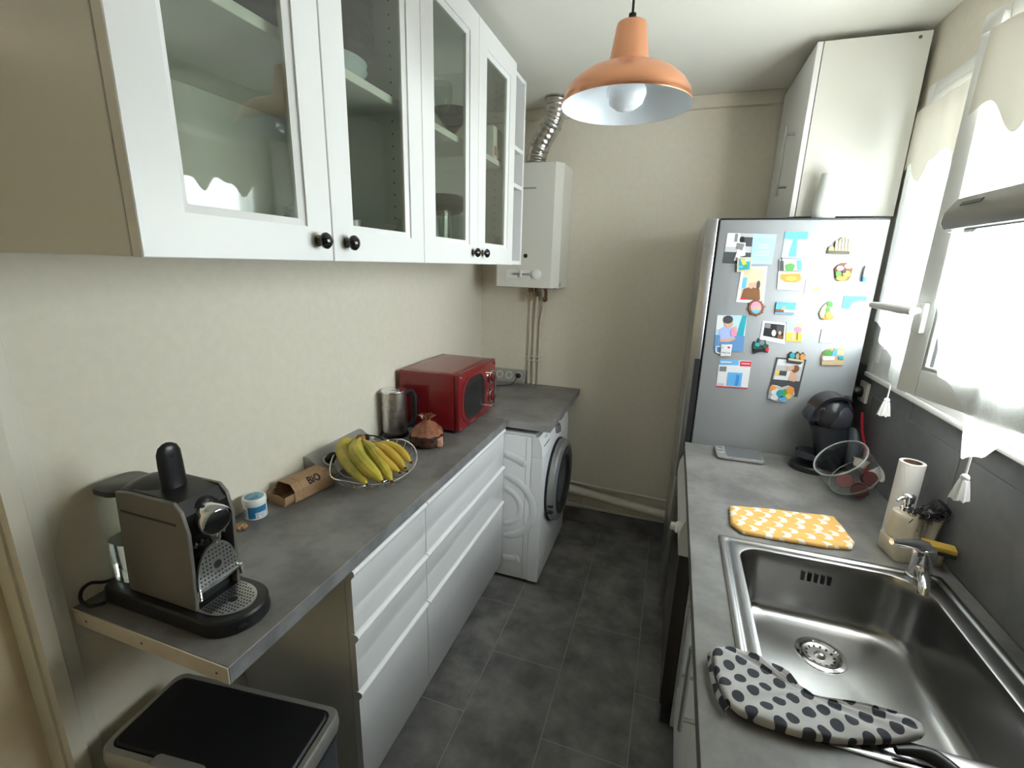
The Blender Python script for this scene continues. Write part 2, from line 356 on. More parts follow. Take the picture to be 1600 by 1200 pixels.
# net curtains, valances and tassels
def drape(name, top, bottoms, P, m, folds, amp, nz=26, th=0.0, label='', cat='curtain', s0=0, s1=1, n=60, seed=0):
    rows = []
    for j in range(nz+1):
        row = []
        for i in range(n+1):
            t = i/n; s = s0+(s1-s0)*t; zb = bottoms(t); z = top + (zb-top)*j/nz
            f = 0.35+0.65*j/nz
            off = 0.018 + amp*f*math.sin(2*PI*folds*t+seed+0.8*math.sin(5*t+seed)) + amp*0.4*math.sin(2*PI*folds*2.3*t+j*0.15)
            row.append(P(s, z, off))
        rows.append(row)
    o = G().sheet(rows).build(name, m, smooth=180); recenter(o); return tag(o, label, cat)
def PF(s, z, off=0.0): return Vector((XF-0.008-off, s, z))
def smooth_pts(ps):
    def f(t):
        for (a, u), (b, v) in zip(ps, ps[1:]):
            if t <= b:
                k = (t-a)/(b-a); k = k*k*(3-2*k); return u+(v-u)*k
        return ps[-1][1]
    return f
# s runs from the hinge side (0) to the handle side (1) on the near sash; from the mullion to the reveal on the far one
nb = smooth_pts([(0, 1.39), (0.30, 1.41), (0.42, 1.385), (0.56, 1.30), (0.665, 1.275), (0.71, 1.39), (0.82, 1.44), (1, 1.60)])
drape('net_curtain', SZ1-0.08, nb, SP, NET, 4, 0.008, label='sheer white net curtain on the ajar window sash with handle', s0=0.02, s1=SW-0.065)
fb = smooth_pts([(0, 1.40), (0.25, 1.36), (0.42, 1.30), (0.55, 1.32), (0.75, 1.42), (1, 1.50)])
drape('net_curtain', WZ1-0.10, fb, PF, NET, 4, 0.008, label='sheer white net curtain on the closed window sash beside the refrigerator', s0=FS0+0.05, s1=FS1-0.015, seed=1)
def scallop(zm, a):
    return lambda t: zm - a*math.cos(2*PI*(2.5*t+0.05)) - 0.5*a*math.cos(2*PI*5*t)
def PV(s, z, off=0.0): return SP(s, z, off+0.012)
def PFV(s, z, off=0.0): return PF(s, z, off+0.012)
drape('valance', SZ1-0.052, scallop(2.005, 0.032), PV, LINEN, 3, 0.004, 14, label='ecru scalloped valance on the ajar window sash', s0=0.0, s1=SW-0.06, seed=2)
drape('valance', WZ1-0.080, scallop(2.01, 0.028), PFV, LINEN, 3, 0.004, 14, label='ecru scalloped valance on the closed window sash', s0=FS0+0.045, s1=FS1-0.012, seed=3)
TASM = mat('white_cotton_cord', (0.86, 0.86, 0.85), 0.8)
def tassel(p, ln, label):
    t = thing('tassel', label, 'tassel', p-Vector((0, 0, ln+0.062)))
    top = ln+0.062
    G().tube([(0, 0, top), (0.002, 0.004, top-ln*0.5), (0, 0, 0.055)], 0.0022, 6).build('cord', TASM, t)
    G().sphere((0, 0, 0.054), 0.0085).build('knot', TASM, t)
    g = G(); n = 20
    rings = []
    for z, r in ((0.049, 0.006), (0.044, 0.0085), (0.025, 0.012), (0.0, 0.016)):
        rings.append([Vector((r*(1+0.16*(k % 2))*math.cos(2*PI*k/n), r*(1+0.16*(k % 2))*math.sin(2*PI*k/n), z+0.003*((k*7) % 3))) for k in range(n)])
    g.loft(rings).build('skirt', TASM, t)
pt = SP(0.52*SW-0.02, 1.20, 0.03)
tassel(SP(0.02+(SW-0.085)*0.60, nb(0.60)+0.010, 0.020), 0.05, 'white tassel hanging from the net curtain above the soap dispenser')
tassel(UX(1391, 603, XF-0.062), 0.04, 'white tassel hanging from the net curtain beside the refrigerator')

# ================================================================== LEFT SIDE: WALL CABINETS
UB, UT, UXF = 1.668, 2.4705, 0.434                          # bottom, top, door face
HOLEM = mat('shelf_pin_hole', (0.10, 0.095, 0.09), 0.6)
KNOB = mat('black_glazed_knob', (0.012, 0.010, 0.012), 0.12, coat=0.5)
KNOBB = mat('aged_brass_collar', (0.22, 0.19, 0.13), 0.35, 1.0)
def wall_cabinet(y0, label):
    t = thing('wall_cabinet', label, 'cabinet', (0.2, y0+0.4, UB)); y1 = y0+0.8; W = dict(world=True)
    xb, xf, th = XL+0.004, 0.411, 0.018
    G().box(xb, xf, y0+0.001, y0+th, UB, UT, 0.001, 1).build('side_panel', WHITE, t, **W)
    G().box(xb, xf, y1-th, y1-0.001, UB, UT, 0.001, 1).build('side_panel', WHITE, t, **W)
    G().box(xb, xf, y0+th, y1-th, UB, UB+th, 0.001, 1).build('bottom_panel', WHITE, t, **W)
    G().box(xb, xf, y0+th, y1-th, UT-th, UT, 0.001, 1).build('top_panel', WHITE, t, **W)
    G().box(xb, xb+0.006, y0+th, y1-th, UB+th, UT-th).build('back_panel', INSIDE, t, **W)
    G().box(xb+0.008, 0.392, y0+th+0.001, y1-th-0.001, 2.068, 2.088, 0.001, 1).build('shelf', WHITE, t, **W)
    g = G()
    for yy in (y0+th+0.0004, y1-th-0.0004):
        for xx in (0.05, 0.35):
            for k in range(22):
                z = UB+0.06+0.032*k
                g.cyl((xx, yy-0.0003, z), (xx, yy+0.0003, z), 0.0028, n=8)
    g.build('shelf_pin_holes', HOLEM, t, kind='stuff', **W)
    for k in (0, 1):
        a, b = y0+0.4*k+0.0015, y0+0.4*k+0.3985
        iy0, iy1, iz0, iz1 = a+0.0845, b-0.0845, 1.748, UT-0.0845
        # frame: outer loop, face loop, sloped bead, inner lip, back
        def lp(ya, yb, za, zb, x): return [Vector((x, ya, za)), Vector((x, yb, za)), Vector((x, yb, zb)), Vector((x, ya, zb))]
        f, bk = UXF, UXF-0.020; z0, z1 = UB-0.001, UT+0.001
        s = 0.014
        rings = [lp(a, b, z0, z1, bk), lp(a, b, z0, z1, f-0.0015), lp(a+0.0015, b-0.0015, z0+0.0015, z1-0.0015, f),
                 lp(iy0-s, iy1+s, iz0-s, iz1+s, f), lp(iy0-s, iy1+s, iz0-s, iz1+s, f-0.004), lp(iy0, iy1, iz0, iz1, f-0.010), lp(iy0, iy1, iz0, iz1, bk), lp(a, b, z0, z1, bk)]
        d = G().loft(rings, True, False, False).build('door', WHITE, t, smooth=25, **W)
        G().box(f-0.0145, f-0.0105, iy0-0.004, iy1+0.004, iz0-0.004, iz1+0.004).build('pane', PANE, d, smooth=0, **W)
        ky = b-0.044 if k == 0 else a+0.044
        kn = G().lathe([(0.0115, 0), (0.0115, 0.002), (0.006, 0.004), (0.0055, 0.012), (0.009, 0.014)], (f, ky, 1.708), (1, 0, 0), 16).build('knob_collar', KNOBB, d, **W)
        G().lathe([(0.004, 0.011), (0.012, 0.013), (0.0165, 0.018), (0.0165, 0.022), (0.012, 0.028), (0.004, 0.031)], (f, ky, 1.708), (1, 0, 0), 20).build('knob', KNOB, d, **W)
        for hz_ in (UB+0.10, UT-0.10):
            hy = a+0.0 if k == 0 else b
            sg = 1 if k == 0 else -1
            G().box(0.36, 0.41, min(hy+sg*0.019, hy+sg*0.029), max(hy+sg*0.019, hy+sg*0.029), hz_-0.02, hz_+0.02, 0.002, 1).build('hinge', ALU, d, **W)
    return t
Y0U = 0.4724
wall_cabinet(Y0U, 'white wall cabinet with two framed glass doors, dark plates inside')
wall_cabinet(Y0U+0.8, 'white wall cabinet with two framed glass doors, drinking glasses inside')
# open end unit
a, b = Y0U+1.6005, Y0U+1.8
t = thing('open_shelf_unit', 'narrow white open shelf unit at the end of the wall cabinets', 'shelf unit', (0.2, a+0.1, UB)); W = dict(world=True)
G().box(XL+0.004, 0.413, a, a+0.018, UB, UT, 0.001, 1).build('side_panel', WHITE, t, **W)
G().box(XL+0.004, 0.413, b-0.018, b, UB, UT, 0.001, 1).build('side_panel', WHITE, t, **W)
for z, n in ((UB, 'bottom_panel'), (2.008, 'shelf'), (2.163, 'shelf'), (UT-0.018, 'top_panel')):
    G().box(XL+0.004, 0.411, a+0.018, b-0.018, z, z+0.018, 0.001, 1).build(n, WHITE, t, **W)
G().box(XL+0.004, XL+0.01, a+0.018, b-0.018, UB+0.018, UT-0.018).build('back_panel', INSIDE, t, **W)
g = G()
for yy in (a+0.0184, b-0.0184):
    for xx in (0.05, 0.35):
        for k in range(22): g.cyl((xx, yy-0.0003, UB+0.06+0.032*k), (xx, yy+0.0003, UB+0.06+0.032*k), 0.0028, n=8)
g.build('shelf_pin_holes', HOLEM, t, kind='stuff', **W)

# crockery behind the glass
SHZ, BTZ = 2.0885, UB+0.0185
DPL = mat('dark_grey_stoneware', (0.022, 0.021, 0.023), 0.4); BLU = mat('pale_blue_stoneware', (0.55, 0.63, 0.66), 0.3)
def plate(x, y, z, r, m, label, group=None, h=0.02):
    o = G().lathe([(r*0.55, 0), (r*0.6, 0.002), (r*0.98, h-0.002), (r, h), (r*0.97, h+0.001), (r*0.6, 0.006), (0.001, 0.005)], n=36, cap1=True).build('plate', m)
    o.location = (x, y, z); return tag(o, label, 'plate', group)
def bowl(x, y, z, r, h, m, label, name='bowl', cat='bowl', group=None):
    o = G().lathe([(r*0.45, 0), (r*0.5, 0.004), (r*0.85, h*0.55), (r, h), (r*0.96, h), (r*0.8, h*0.56), (r*0.4, 0.012), (0.001, 0.010)], n=32).build(name, m)
    o.location = (x, y, z); return tag(o, label, cat, group)
ORD = ('topmost', 'second from the top', 'third from the top', 'fourth from the top', 'fifth from the top', 'sixth from the top', 'lowest')
for k in range(6): plate(0.255, 1.10, SHZ+0.064+0.022*k, 0.125, DPL, 'dark plate, %s in the stack resting on pale blue bowls' % ORD[5-k], 'dark plates stacked on the bowls', 0.02)
for k in range(2): bowl(0.255, 1.10, SHZ+0.0005+0.0165*k, 0.105, 0.045, BLU, ('lower' if k == 0 else 'upper')+' pale blue bowl under the dark plates', group='pale bowls under the plates')
for k in range(7): plate(0.24, 0.845, SHZ+0.0005+0.022*k, 0.115, DPL, 'dark plate, %s in the stack standing directly on the shelf' % ORD[6-k], 'dark plates on the shelf', 0.02)
def cup(x, y, rz, label, m=None):
    t = thing('coffee_cup', label, 'cup', (x, y, BTZ), rz)
    G().lathe([(0.022, 0), (0.024, 0.002), (0.036, 0.03), (0.038, 0.06), (0.0355, 0.06), (0.034, 0.03), (0.02, 0.006), (0.001, 0.005)], n=24).build('body', m or CERAM, t)
    G().tube([(0.035, 0, 0.05), (0.052, 0, 0.052), (0.058, 0, 0.036), (0.05, 0, 0.02), (0.033, 0, 0.018)], 0.0035, 8).build('handle', m or CERAM, t)
cup(0.335, 0.845, 0.6, 'white coffee cup with its handle towards the cabinet corner'); 
bowl(0.315, 0.725, BTZ+0.0005, 0.055, 0.035, CERAM, 'low white bowl beside the white coffee cup')
for i, (x, y) in enumerate(((0.20, 0.78), (0.21, 0.89))): cup(x, y, 2.0, 'white coffee cup at the back of the glass cabinet, %s' % ('behind the low bowl' if i == 0 else 'beside the tall mug'), None)
for o in [o for o in bpy.data.objects if o.name.startswith('coffee_cup') and 'back of the glass' in o['label']]: o['group'] = 'cups at the cabinet back'
mg = thing('mug', 'tall printed mug beside the dark tray', 'mug', (0.275, 0.955, BTZ), 1.0)
G().lathe([(0.032, 0), (0.036, 0.003), (0.037, 0.1), (0.0345, 0.1), (0.033, 0.006), (0.001, 0.005)], n=24).build('body', mat('mug_print', (0.72, 0.71, 0.68), 0.3, noise=(40, 0.0, (0.25, 0.25, 0.26), 2)), mg)
G().tube([(0.036, 0, 0.085), (0.056, 0, 0.08), (0.06, 0, 0.05), (0.05, 0, 0.025), (0.035, 0, 0.02)], 0.004, 8).build('handle', CERAM, mg)
bx = G().box(0.340, 0.385, 0.925, 0.985, BTZ, BTZ+0.045, 0.002, 1).build('small_box', mat('pale_card', (0.75, 0.74, 0.70), 0.6)); tag(recenter(bx), 'small pale cardboard box on the cabinet floor', 'box')
tr = G().loft([rrect(0.10, 0.37, 1.0, 1.19, 0.02, BTZ), rrect(0.09, 0.38, 0.995, 1.195, 0.02, BTZ+0.014), rrect(0.095, 0.375, 1.0, 1.19, 0.018, BTZ+0.014), rrect(0.105, 0.365, 1.01, 1.18, 0.016, BTZ+0.004)]).build('tray', DPL); tag(recenter(tr), 'flat dark tray lying on the cabinet floor', 'tray')
# glasses behind door three
for i in range(9):
    x, y = 0.185+0.08*(i % 3), 1.555+0.077*(i//3)
    o = G().lathe([(0.026, 0), (0.028, 0.002), (0.034, 0.155), (0.0325, 0.155), (0.0265, 0.008), (0.001, 0.007)], n=20).build('tumbler', CLEAR); o.location = (x, y, BTZ+0.0005)
    tag(o, 'clear tall tumbler among the glasses on the cabinet floor', 'glass', 'tumblers in the wall cabinet')
def wine(x, y, z, flip, label):
    t = thing('wine_glass', label, 'glass', (x, y, z))
    pr = [(0.033, 0), (0.033, 0.002), (0.004, 0.006), (0.004, 0.07), (0.02, 0.085), (0.036, 0.12), (0.033, 0.165), (0.0318, 0.165), (0.0345, 0.12), (0.018, 0.087), (0.001, 0.08)]
    if flip: pr = [(r, 0.165-z_) for r, z_ in pr]
    G().lathe(pr, n=20).build('bowl_and_stem', CLEAR, t)
wine(0.33, 1.60, SHZ+0.0005, False, 'clear wine glass standing upright on the cabinet shelf')
wine(0.24, 1.66, SHZ+0.0005, True, 'clear wine glass stored upside down on the cabinet shelf')
SMOKE = clear_glass('smoked_glass', (0.30, 0.30, 0.31))
o = G().lathe([(0.03, 0), (0.032, 0.003), (0.006, 0.012), (0.006, 0.04), (0.075, 0.12), (0.073, 0.12), (0.001, 0.045)], n=24).build('cocktail_coupe', SMOKE); o.location = (0.305, 1.73, SHZ+0.0005); tag(o, 'smoked wide coupe glass on the cabinet shelf', 'glass')
o = G().lathe([(0.03, 0), (0.06, 0.006), (0.088, 0.03), (0.085, 0.055), (0.07, 0.07), (0.067, 0.068), (0.082, 0.052), (0.001, 0.01)], n=28).build('decorative_bowl', mat('dark_metal_bowl', (0.10, 0.095, 0.10), 0.4, 0.5)); o.location = (0.285, 1.69, BTZ+0.156); tag(o, 'rounded dark bowl resting on top of the tumblers', 'bowl')
# boxes behind door four
def carton(x0, x1, y0, y1, h, m, m2, label):
    t = thing('food_carton', label, 'box', ((x0+x1)/2, (y0+y1)/2, SHZ)); W = dict(world=True)
    G().box(x0, x1, y0, y1, SHZ+0.0003, SHZ+h, 0.003, 2).build('body', m, t, **W)
    G().box(x1-0.001, x1+0.0006, y0+0.008, y1-0.008, SHZ+h*0.12, SHZ+h*0.4).build('printed_panel', m2, t, **W)
carton(0.28, 0.385, 1.945, 1.988, 0.125, CERAM, mat('terracotta_print', (0.45, 0.16, 0.08), 0.6), 'white food carton with a terracotta print on the shelf')
carton(0.28, 0.38, 1.998, 2.045, 0.125, mat('dusty_green_card', (0.20, 0.28, 0.22), 0.5), mat('leaf_print', (0.5, 0.56, 0.5), 0.6), 'dusty green food carton on the shelf')

# ================================================================== LEFT SIDE: BASE UNITS
FX = 0.413
def drawer_front(t, y0, y1, z0, z1):
    # J-pull: the top edge rolls inwards behind a rounded lip
    x = FX
    pr = [(x-0.020, z0), (x-0.0015, z0), (x, z0+0.0015), (x, z1-0.030), (x+0.0012, z1-0.026), (x+0.006, z1-0.021), (x+0.0105, z1-0.013), (x+0.0110, z1-0.008), (x+0.0095, z1-0.003), (x+0.004, z1-0.0005), (x-0.004, z1), (x-0.020, z1)]
    return G().prism(pr, 'y', y0+0.0015, y1-0.0015).build('drawer_front', GLOSS, t, smooth=50, world=True)
def base_unit(y0, y1, label):
    t = thing('drawer_cabinet', label, 'cabinet', (0.2, (y0+y1)/2, 0)); W = dict(world=True)
    G().box(XL+0.002, 0.391, y0, y0+0.016, 0.10, 0.880, 0.001, 1).build('side_panel', CREAMW, t, **W)
    G().box(XL+0.002, 0.391, y1-0.016, y1, 0.10, 0.880, 0.001, 1).build('side_panel', CREAMW, t, **W)
    G().box(XL+0.002, 0.391, y0+0.016, y1-0.016, 0.10, 0.118).build('bottom_panel', CREAMW, t, **W)
    G().box(XL+0.002, XL+0.008, y0+0.016, y1-0.016, 0.118, 0.880).build('back_panel', CREAMW, t, **W)
    G().box(0.352, 0.368, y0, y1, 0.002, 0.099).build('plinth', mat('grey_plinth', (0.11, 0.11, 0.11), 0.5), t, **W)
    for rz_ in (0.64, 0.44): G().box(0.36, 0.389, y0+0.016, y1-0.016, rz_, rz_+0.015).build('rail', ALU, t, **W)
    drawer_front(t, y0, y1, 0.6725, 0.874); drawer_front(t, y0, y1, 0.4765, 0.6695); drawer_front(t, y0, y1, 0.100, 0.4735)
    return t
base_unit(0.8786, 1.2786, 'narrow gloss white drawer cabinet beside the waste bin')
base_unit(1.2796, 2.0786, 'wide gloss white drawer cabinet beside the washing machine')

# worktops
t = thing('worktop', 'long grey stone-look worktop over the drawers with cream near end', 'worktop', (0.2, 1.29, 0.882)); W = dict(world=True)
G().box(XL+0.001, 0.4245, 0.5115, 2.0785, 0.882, WT, 0.0012, 1).build('slab', LAM, t, smooth=0, **W)
G().box(XL+0.001, 0.4245, 0.5085, 0.5113, 0.8825, WT-0.0004, 0.0004, 1).build('edge_strip', RAWEDGE, t, smooth=0, label='cream edge strip', **W)
G().box(0.4246, 0.4256, 0.5115, 2.0785, 0.8835, WT-0.0012).build('edge_band', LAMEDGE, t, smooth=0, **W)
for x in (0.02, 0.19, 0.395):
    G().lathe([(0.003, 0), (0.003, 0.0006), (0.001, 0.0008)], (x, 0.5085, 0.9), (0, -1, 0), 10).build('screw', mat('dark_screw', (0.12, 0.1, 0.09), 0.4, 0.8), t, **W)
t = thing('worktop', 'deep grey stone-look worktop over the washing machine', 'worktop', (0.3, 2.45, 0.882))
G().box(XL+0.001, 0.649, 2.0815, YB-0.001, 0.882, WT, 0.0012, 1).build('slab', LAM, t, smooth=0, **W)
G().box(0.4275, 0.650, 2.0790, 2.0813, 0.8825, WT+0.0006, 0.0004, 1).build('end_strip', mat('brushed_end_strip', (0.50, 0.50, 0.50), 0.35, 0.9), t, smooth=0, label='aluminium end strip', **W)
G().box(0.6492, 0.6502, 2.0815, YB-0.001, 0.8835, WT-0.0012).build('edge_band', LAMEDGE, t, smooth=0, **W)
for x in (0.455, 0.625): G().lathe([(0.0035, 0), (0.0035, 0.0006), (0.001, 0.0008)], (x, 2.0790, 0.9), (0, -1, 0), 10).build('screw', GREYPL, t, **W)
G().box(0.41, 0.4262, 2.0788, 2.0812, 0.884, WT+0.0008).build('joint_strip', ALU, t, smooth=0, **W)
# ================================================================== LEFT SIDE: APPLIANCES AND THINGS ON THE WORKTOP
W = dict(world=True)
# ---------------------------------------------------------------- waste bin
BX, BY, BA = 0.285, 0.545, math.radians(7)
t = thing('waste_bin', 'black-lidded grey step bin under the worktop end', 'bin', (BX, BY, 0), BA)
GUN = mat('bin_gunmetal', (0.10, 0.105, 0.12), 0.35, 0.6); BRIM = mat('bin_rim_silver', (0.42, 0.41, 0.39), 0.35, 0.7)
bx0, bx1, by0, by1 = -0.240, 0.225, -0.060, 0.155
def rr(d, z, r=0.03): return rrect(bx0+d, bx1-d, by0+d, by1-d, max(0.006, r-d*0.5), z)
G().loft([rr(0.02, 0.0), rr(0.012, 0.02), rr(0.006, 0.55)]).build('body', GUN, t)
G().loft([rr(0.010, 0.551), rr(0.010, 0.572), rr(0.014, 0.574)]).build('seam_band', MATTEBLK, t)
G().loft([rr(0.0, 0.575), rr(-0.002, 0.59), rr(0.0, 0.612), rr(0.004, 0.618), rr(0.016, 0.618), rr(0.018, 0.606)]).build('rim', BRIM, t)
G().loft([rr(0.0195, 0.608), rr(0.0195, 0.619), rr(0.024, 0.624), rr(0.06, 0.6255)]).build('lid', mat('bin_lid_black', (0.004, 0.004, 0.005), 0.5), t)
G().loft([rrect(-0.10, 0.03, by0-0.006, by0+0.026, 0.012, 0.6195), rrect(-0.095, 0.025, by0-0.004, by0+0.022, 0.011, 0.628), rrect(-0.085, 0.015, by0+0.0, by0+0.016, 0.006, 0.629)]).build('lid_latch', BRIM, t)
G().box(-0.05, 0.06, by0-0.04, by0+0.03, 0.008, 0.02, 0.004).build('pedal', BRIM, t)

# ---------------------------------------------------------------- washing machine
t = thing('washing_machine', 'white front-loading washing machine with grey door ring', 'washing machine', (0.31, 2.39, 0))
WM = mat('washer_white', (0.80, 0.81, 0.83), 0.28); EMB = WM
x0, x1, y0, y1, z0, z1 = 0.015, 0.603, 2.092, 2.688, 0.022, 0.856
body = G().box(x0, x1-0.045, y0, y1, z0, z1-0.012, 0.004).build('body', WM, t, **W)
G().box(x0, x1-0.03, y0-0.001, y1+0.001, z1-0.012, z1, 0.003).build('top_cover', WM, t, **W)
# front: flat door panel and tilted control fascia
fp = [(x1-0.0445, z0), (x1+0.012, z0), (x1+0.014, 0.3), (x1+0.012, 0.735), (x1-0.0445, 0.735)]
G().prism(fp, 'y', y0-0.001, y1+0.001).build('front_panel', WM, t, **W)
cp = [(x1-0.0445, 0.7375), (x1+0.012, 0.7375), (x1+0.006, 0.80), (x1-0.012, z1-0.0125), (x1-0.0445, z1-0.0125)]
G().prism(cp, 'y', y0-0.001, y1+0.001).build('control_panel', WM, t, **W)
XD = x1+0.014; DC = (2.39, 0.50)
def ringx(prof, c=None, n=56): return G().lathe(prof, (XD, *(c or DC)), (1, 0, 0), n, cap0=False, cap1=False)
ringx([(0.233, -0.004), (0.236, 0.008), (0.230, 0.012), (0.22, 0.012)]).build('door_gap', MATTEBLK, t, **W)
GREYR = mat('washer_grey_ring', (0.34, 0.35, 0.36), 0.3, 0.6)
dd = ringx([(0.228, 0.006), (0.232, 0.020), (0.226, 0.044), (0.206, 0.056), (0.190, 0.052), (0.186, 0.040)]).build('door', GREYR, t, **W)
ringx([(0.192, 0.050), (0.186, 0.056), (0.150, 0.050), (0.136, 0.036)]).build('black_surround', BLACK, dd, **W)
G().lathe([(0.140, 0.036), (0.130, 0.030), (0.11, -0.01), (0.08, -0.035), (0.001, -0.04)], (XD, *DC), (1, 0, 0), 48, cap0=False).build('door_glass', mat('door_bowl_glass', (0.06, 0.065, 0.07), 0.08, spec=0.8), dd, **W)
for zz in (0.44, 0.405): G().box(XD+0.020, XD+0.048, DC[0]-0.236, DC[0]-0.214, zz, zz+0.007, 0.001).build('hinge_slot', MATTEBLK, dd, **W)
G().lathe([(0.030, 0), (0.030, 0.012), (0.026, 0.026), (0.006, 0.028)], (x1-0.001, 2.40, 0.795), (0.97, 0, 0.24), 28).build('programme_dial', ALU, t, **W)
G().box(x1-0.006, x1+0.0035, 2.50, 2.60, 0.775, 0.825, 0.002, 2).build('display', mat('display_grey', (0.06, 0.065, 0.07), 0.2), t, **W)
G().box(x1-0.01, x1+0.0085, 2.115, 2.27, 0.748, 0.80, 0.003).build('detergent_drawer', WM, t, **W)
G().box(x1+0.0, x1+0.0095, 2.125, 2.23, 0.788, 0.793).build('drawer_grip', MATTEBLK, t, **W)
text('BOSCH', 0.014, GREYPL, t, Matrix.Translation(-Vector((0.31, 2.39, 0))) @ frame_M((x1+0.001, 2.19, 0.823), (0, 1, 0), (-0.3, 0, 1)))
# pressed relief on the near side panel
def arc_band(c, r0, r1, a0, a1, nm, n=30):
    rings = []
    for i in range(n+1):
        a = a0+(a1-a0)*i/n; ca, sa = math.cos(a), math.sin(a); w_ = (r1-r0); e = min(1.0, min(i, n-i)/2.0)
        pts = []
        for k, h in ((0, 0.0005), (0.2, -0.0032), (0.8, -0.0032), (1, 0.0005)):
            kk = 0.5+(k-0.5)*(0.5+0.5*e); r = r0+w_*kk; pts.append(Vector((c[0]+r*ca, y0+(h if h > 0 else h*(0.2+0.8*e)), c[1]+r*sa)))
        rings.append(pts)
    return G().loft(rings, False, False, False).build(nm, WM, t, smooth=60, **W)
D2 = math.radians
arc_band((0.405, 0.435), 0.150, 0.195, D2(-86), D2(86), 'pressed_arc')
arc_band((0.405, 0.435), 0.085, 0.120, D2(-84), D2(84), 'pressed_arc')
arc_band((0.36, 0.39), 0.32, 0.365, D2(60), D2(84), 'pressed_arc')
arc_band((0.39, 0.72), 0.57, 0.615, D2(-88), D2(-78), 'pressed_arc')
G().box(x1-0.075, x1-0.073, y0-0.0006, y0+0.001, z0+0.01, z1-0.02).build('panel_seam', GREYPL, t, **W)
for fx in (0.06, 0.55):
    for fy in (2.13, 2.65): G().lathe([(0.02, 0), (0.02, 0.012), (0.008, 0.014), (0.008, 0.024)], (fx, fy, 0.0), n=14).build('foot', BLACK, t, **W)

# ---------------------------------------------------------------- microwave
t = thing('microwave_oven', 'red retro microwave oven with oval black window', 'microwave', (0.15, 2.01, WT)); FXM = 0.306
ym0, ym1, zm0, zm1 = 1.790, 2.225, WT+0.014, 1.193
MWT = mat('red_top', (0.33, 0.05, 0.05), 0.22, coat=0.3)
G().box(XL+0.025, FXM-0.028, ym0, ym1, zm0, zm1-0.0, 0.006, 3).build('casing', RED, t, **W)
G().box(XL+0.06, FXM-0.05, ym0+0.03, ym1-0.03, zm1-0.001, zm1+0.0012, 0.001, 1).build('top_pressing', RED, t, **W)
G().box(FXM-0.029, FXM, ym0-0.002, ym1+0.002, zm0-0.003, zm1+0.002, 0.010, 3).build('front_frame', RED, t, **W)
dw = G().loft([swap(rrect(ym0+0.012, ym0+0.318, zm0+0.018, zm1-0.018, 0.09, FXM-0.004, 10), 'yz'), swap(rrect(ym0+0.012, ym0+0.318, zm0+0.018, zm1-0.018, 0.09, FXM+0.003, 10), 'yz')]).build('door', RED, t, **W)
G().loft([swap(rrect(ym0+0.035, ym0+0.285, zm0+0.030, zm1-0.030, 0.085, FXM+0.001, 12), 'yz'), swap(rrect(ym0+0.037, ym0+0.283, zm0+0.032, zm1-0.032, 0.083, FXM+0.0045, 12), 'yz')]).build('window', mat('microwave_window', (0.018, 0.018, 0.018), 0.12), dw, **W)
hy = ym0+0.315
G().tube([(FXM+0.002, hy-0.02, zm1-0.045), (FXM+0.03, hy-0.012, zm1-0.045), (FXM+0.038, hy+0.003, zm1-0.055), (FXM+0.042, hy+0.010, 1.065), (FXM+0.038, hy+0.003, zm0+0.055), (FXM+0.03, hy-0.012, zm0+0.045), (FXM+0.002, hy-0.02, zm0+0.045)], 0.0055, 10).build('handle', CHROME, dw, **W)
for kz in (1.11, 1.01):
    kb = G().lathe([(0.034, 0), (0.036, 0.003), (0.034, 0.008), (0.027, 0.009)], (FXM, ym0+0.376, kz), (1, 0, 0), 32, cap1=False).build('dial_ring', CHROME, t, **W)
    G().lathe([(0.026, 0), (0.025, 0.016), (0.02, 0.020), (0.004, 0.021)], (FXM, ym0+0.376, kz), (1, 0, 0), 28).build('dial', RED, kb, **W)
for yy in (ym0+0.012, ):
    for zz in (zm0+0.012, zm1-0.012): G().lathe([(0.006, 0), (0.006, 0.003), (0.002, 0.005)], (FXM, yy, zz), (1, 0, 0), 14).build('rivet', CHROME, t, **W)
for zz in (zm0+0.016, zm1-0.02): G().lathe([(0.006, 0), (0.006, 0.003), (0.002, 0.005)], (FXM, ym1-0.014, zz), (1, 0, 0), 14).build('rivet', CHROME, t, **W)
G().box(FXM, FXM+0.0012, ym0+0.115, ym0+0.175, zm0+0.012, zm0+0.019).build('name_plate', ALU, t, **W)
for yy in (1.82, 2.19):
    for xx in (0.03, 0.26): G().cyl((xx, yy, WT), (xx, yy, zm0+0.002), 0.011, n=12).build('foot', BLACK, t, **W)

# ---------------------------------------------------------------- kettle
t = thing('electric_kettle', 'brushed steel electric kettle on a black base', 'kettle', (0.036, 1.690, WT), -1.0)
G().lathe([(0.058, 0), (0.060, 0.004), (0.058, 0.016), (0.054, 0.020)], n=36).build('base', BLACK, t)
kb = G().lathe([(0.053, 0.021), (0.0545, 0.03), (0.056, 0.12), (0.055, 0.19), (0.054, 0.199), (0.050, 0.202)], n=40).build('body', STEEL, t)
G().lathe([(0.0545, 0.1995), (0.0555, 0.204), (0.053, 0.208), (0.02, 0.209), (0.001, 0.2092)], n=40).build('lid', CHROME, t)
G().box(-0.012, 0.012, -0.01, 0.012, 0.209, 0.211, 0.0008).build('lid_button', CHROME, t)
G().prism([(-0.050, 0.165), (-0.066, 0.193), (-0.065, 0.199), (-0.048, 0.199)], 'x', -0.014, 0.014).build('spout', STEEL, t)
G().tube([(0.0, 0.052, 0.192), (0.0, 0.078, 0.194), (0.0, 0.088, 0.182), (0.0, 0.087, 0.08), (0.0, 0.072, 0.045), (0.0, 0.052, 0.040)], [0.012, 0.013, 0.013, 0.011, 0.011, 0.010], 10).build('handle', BLACK, t)

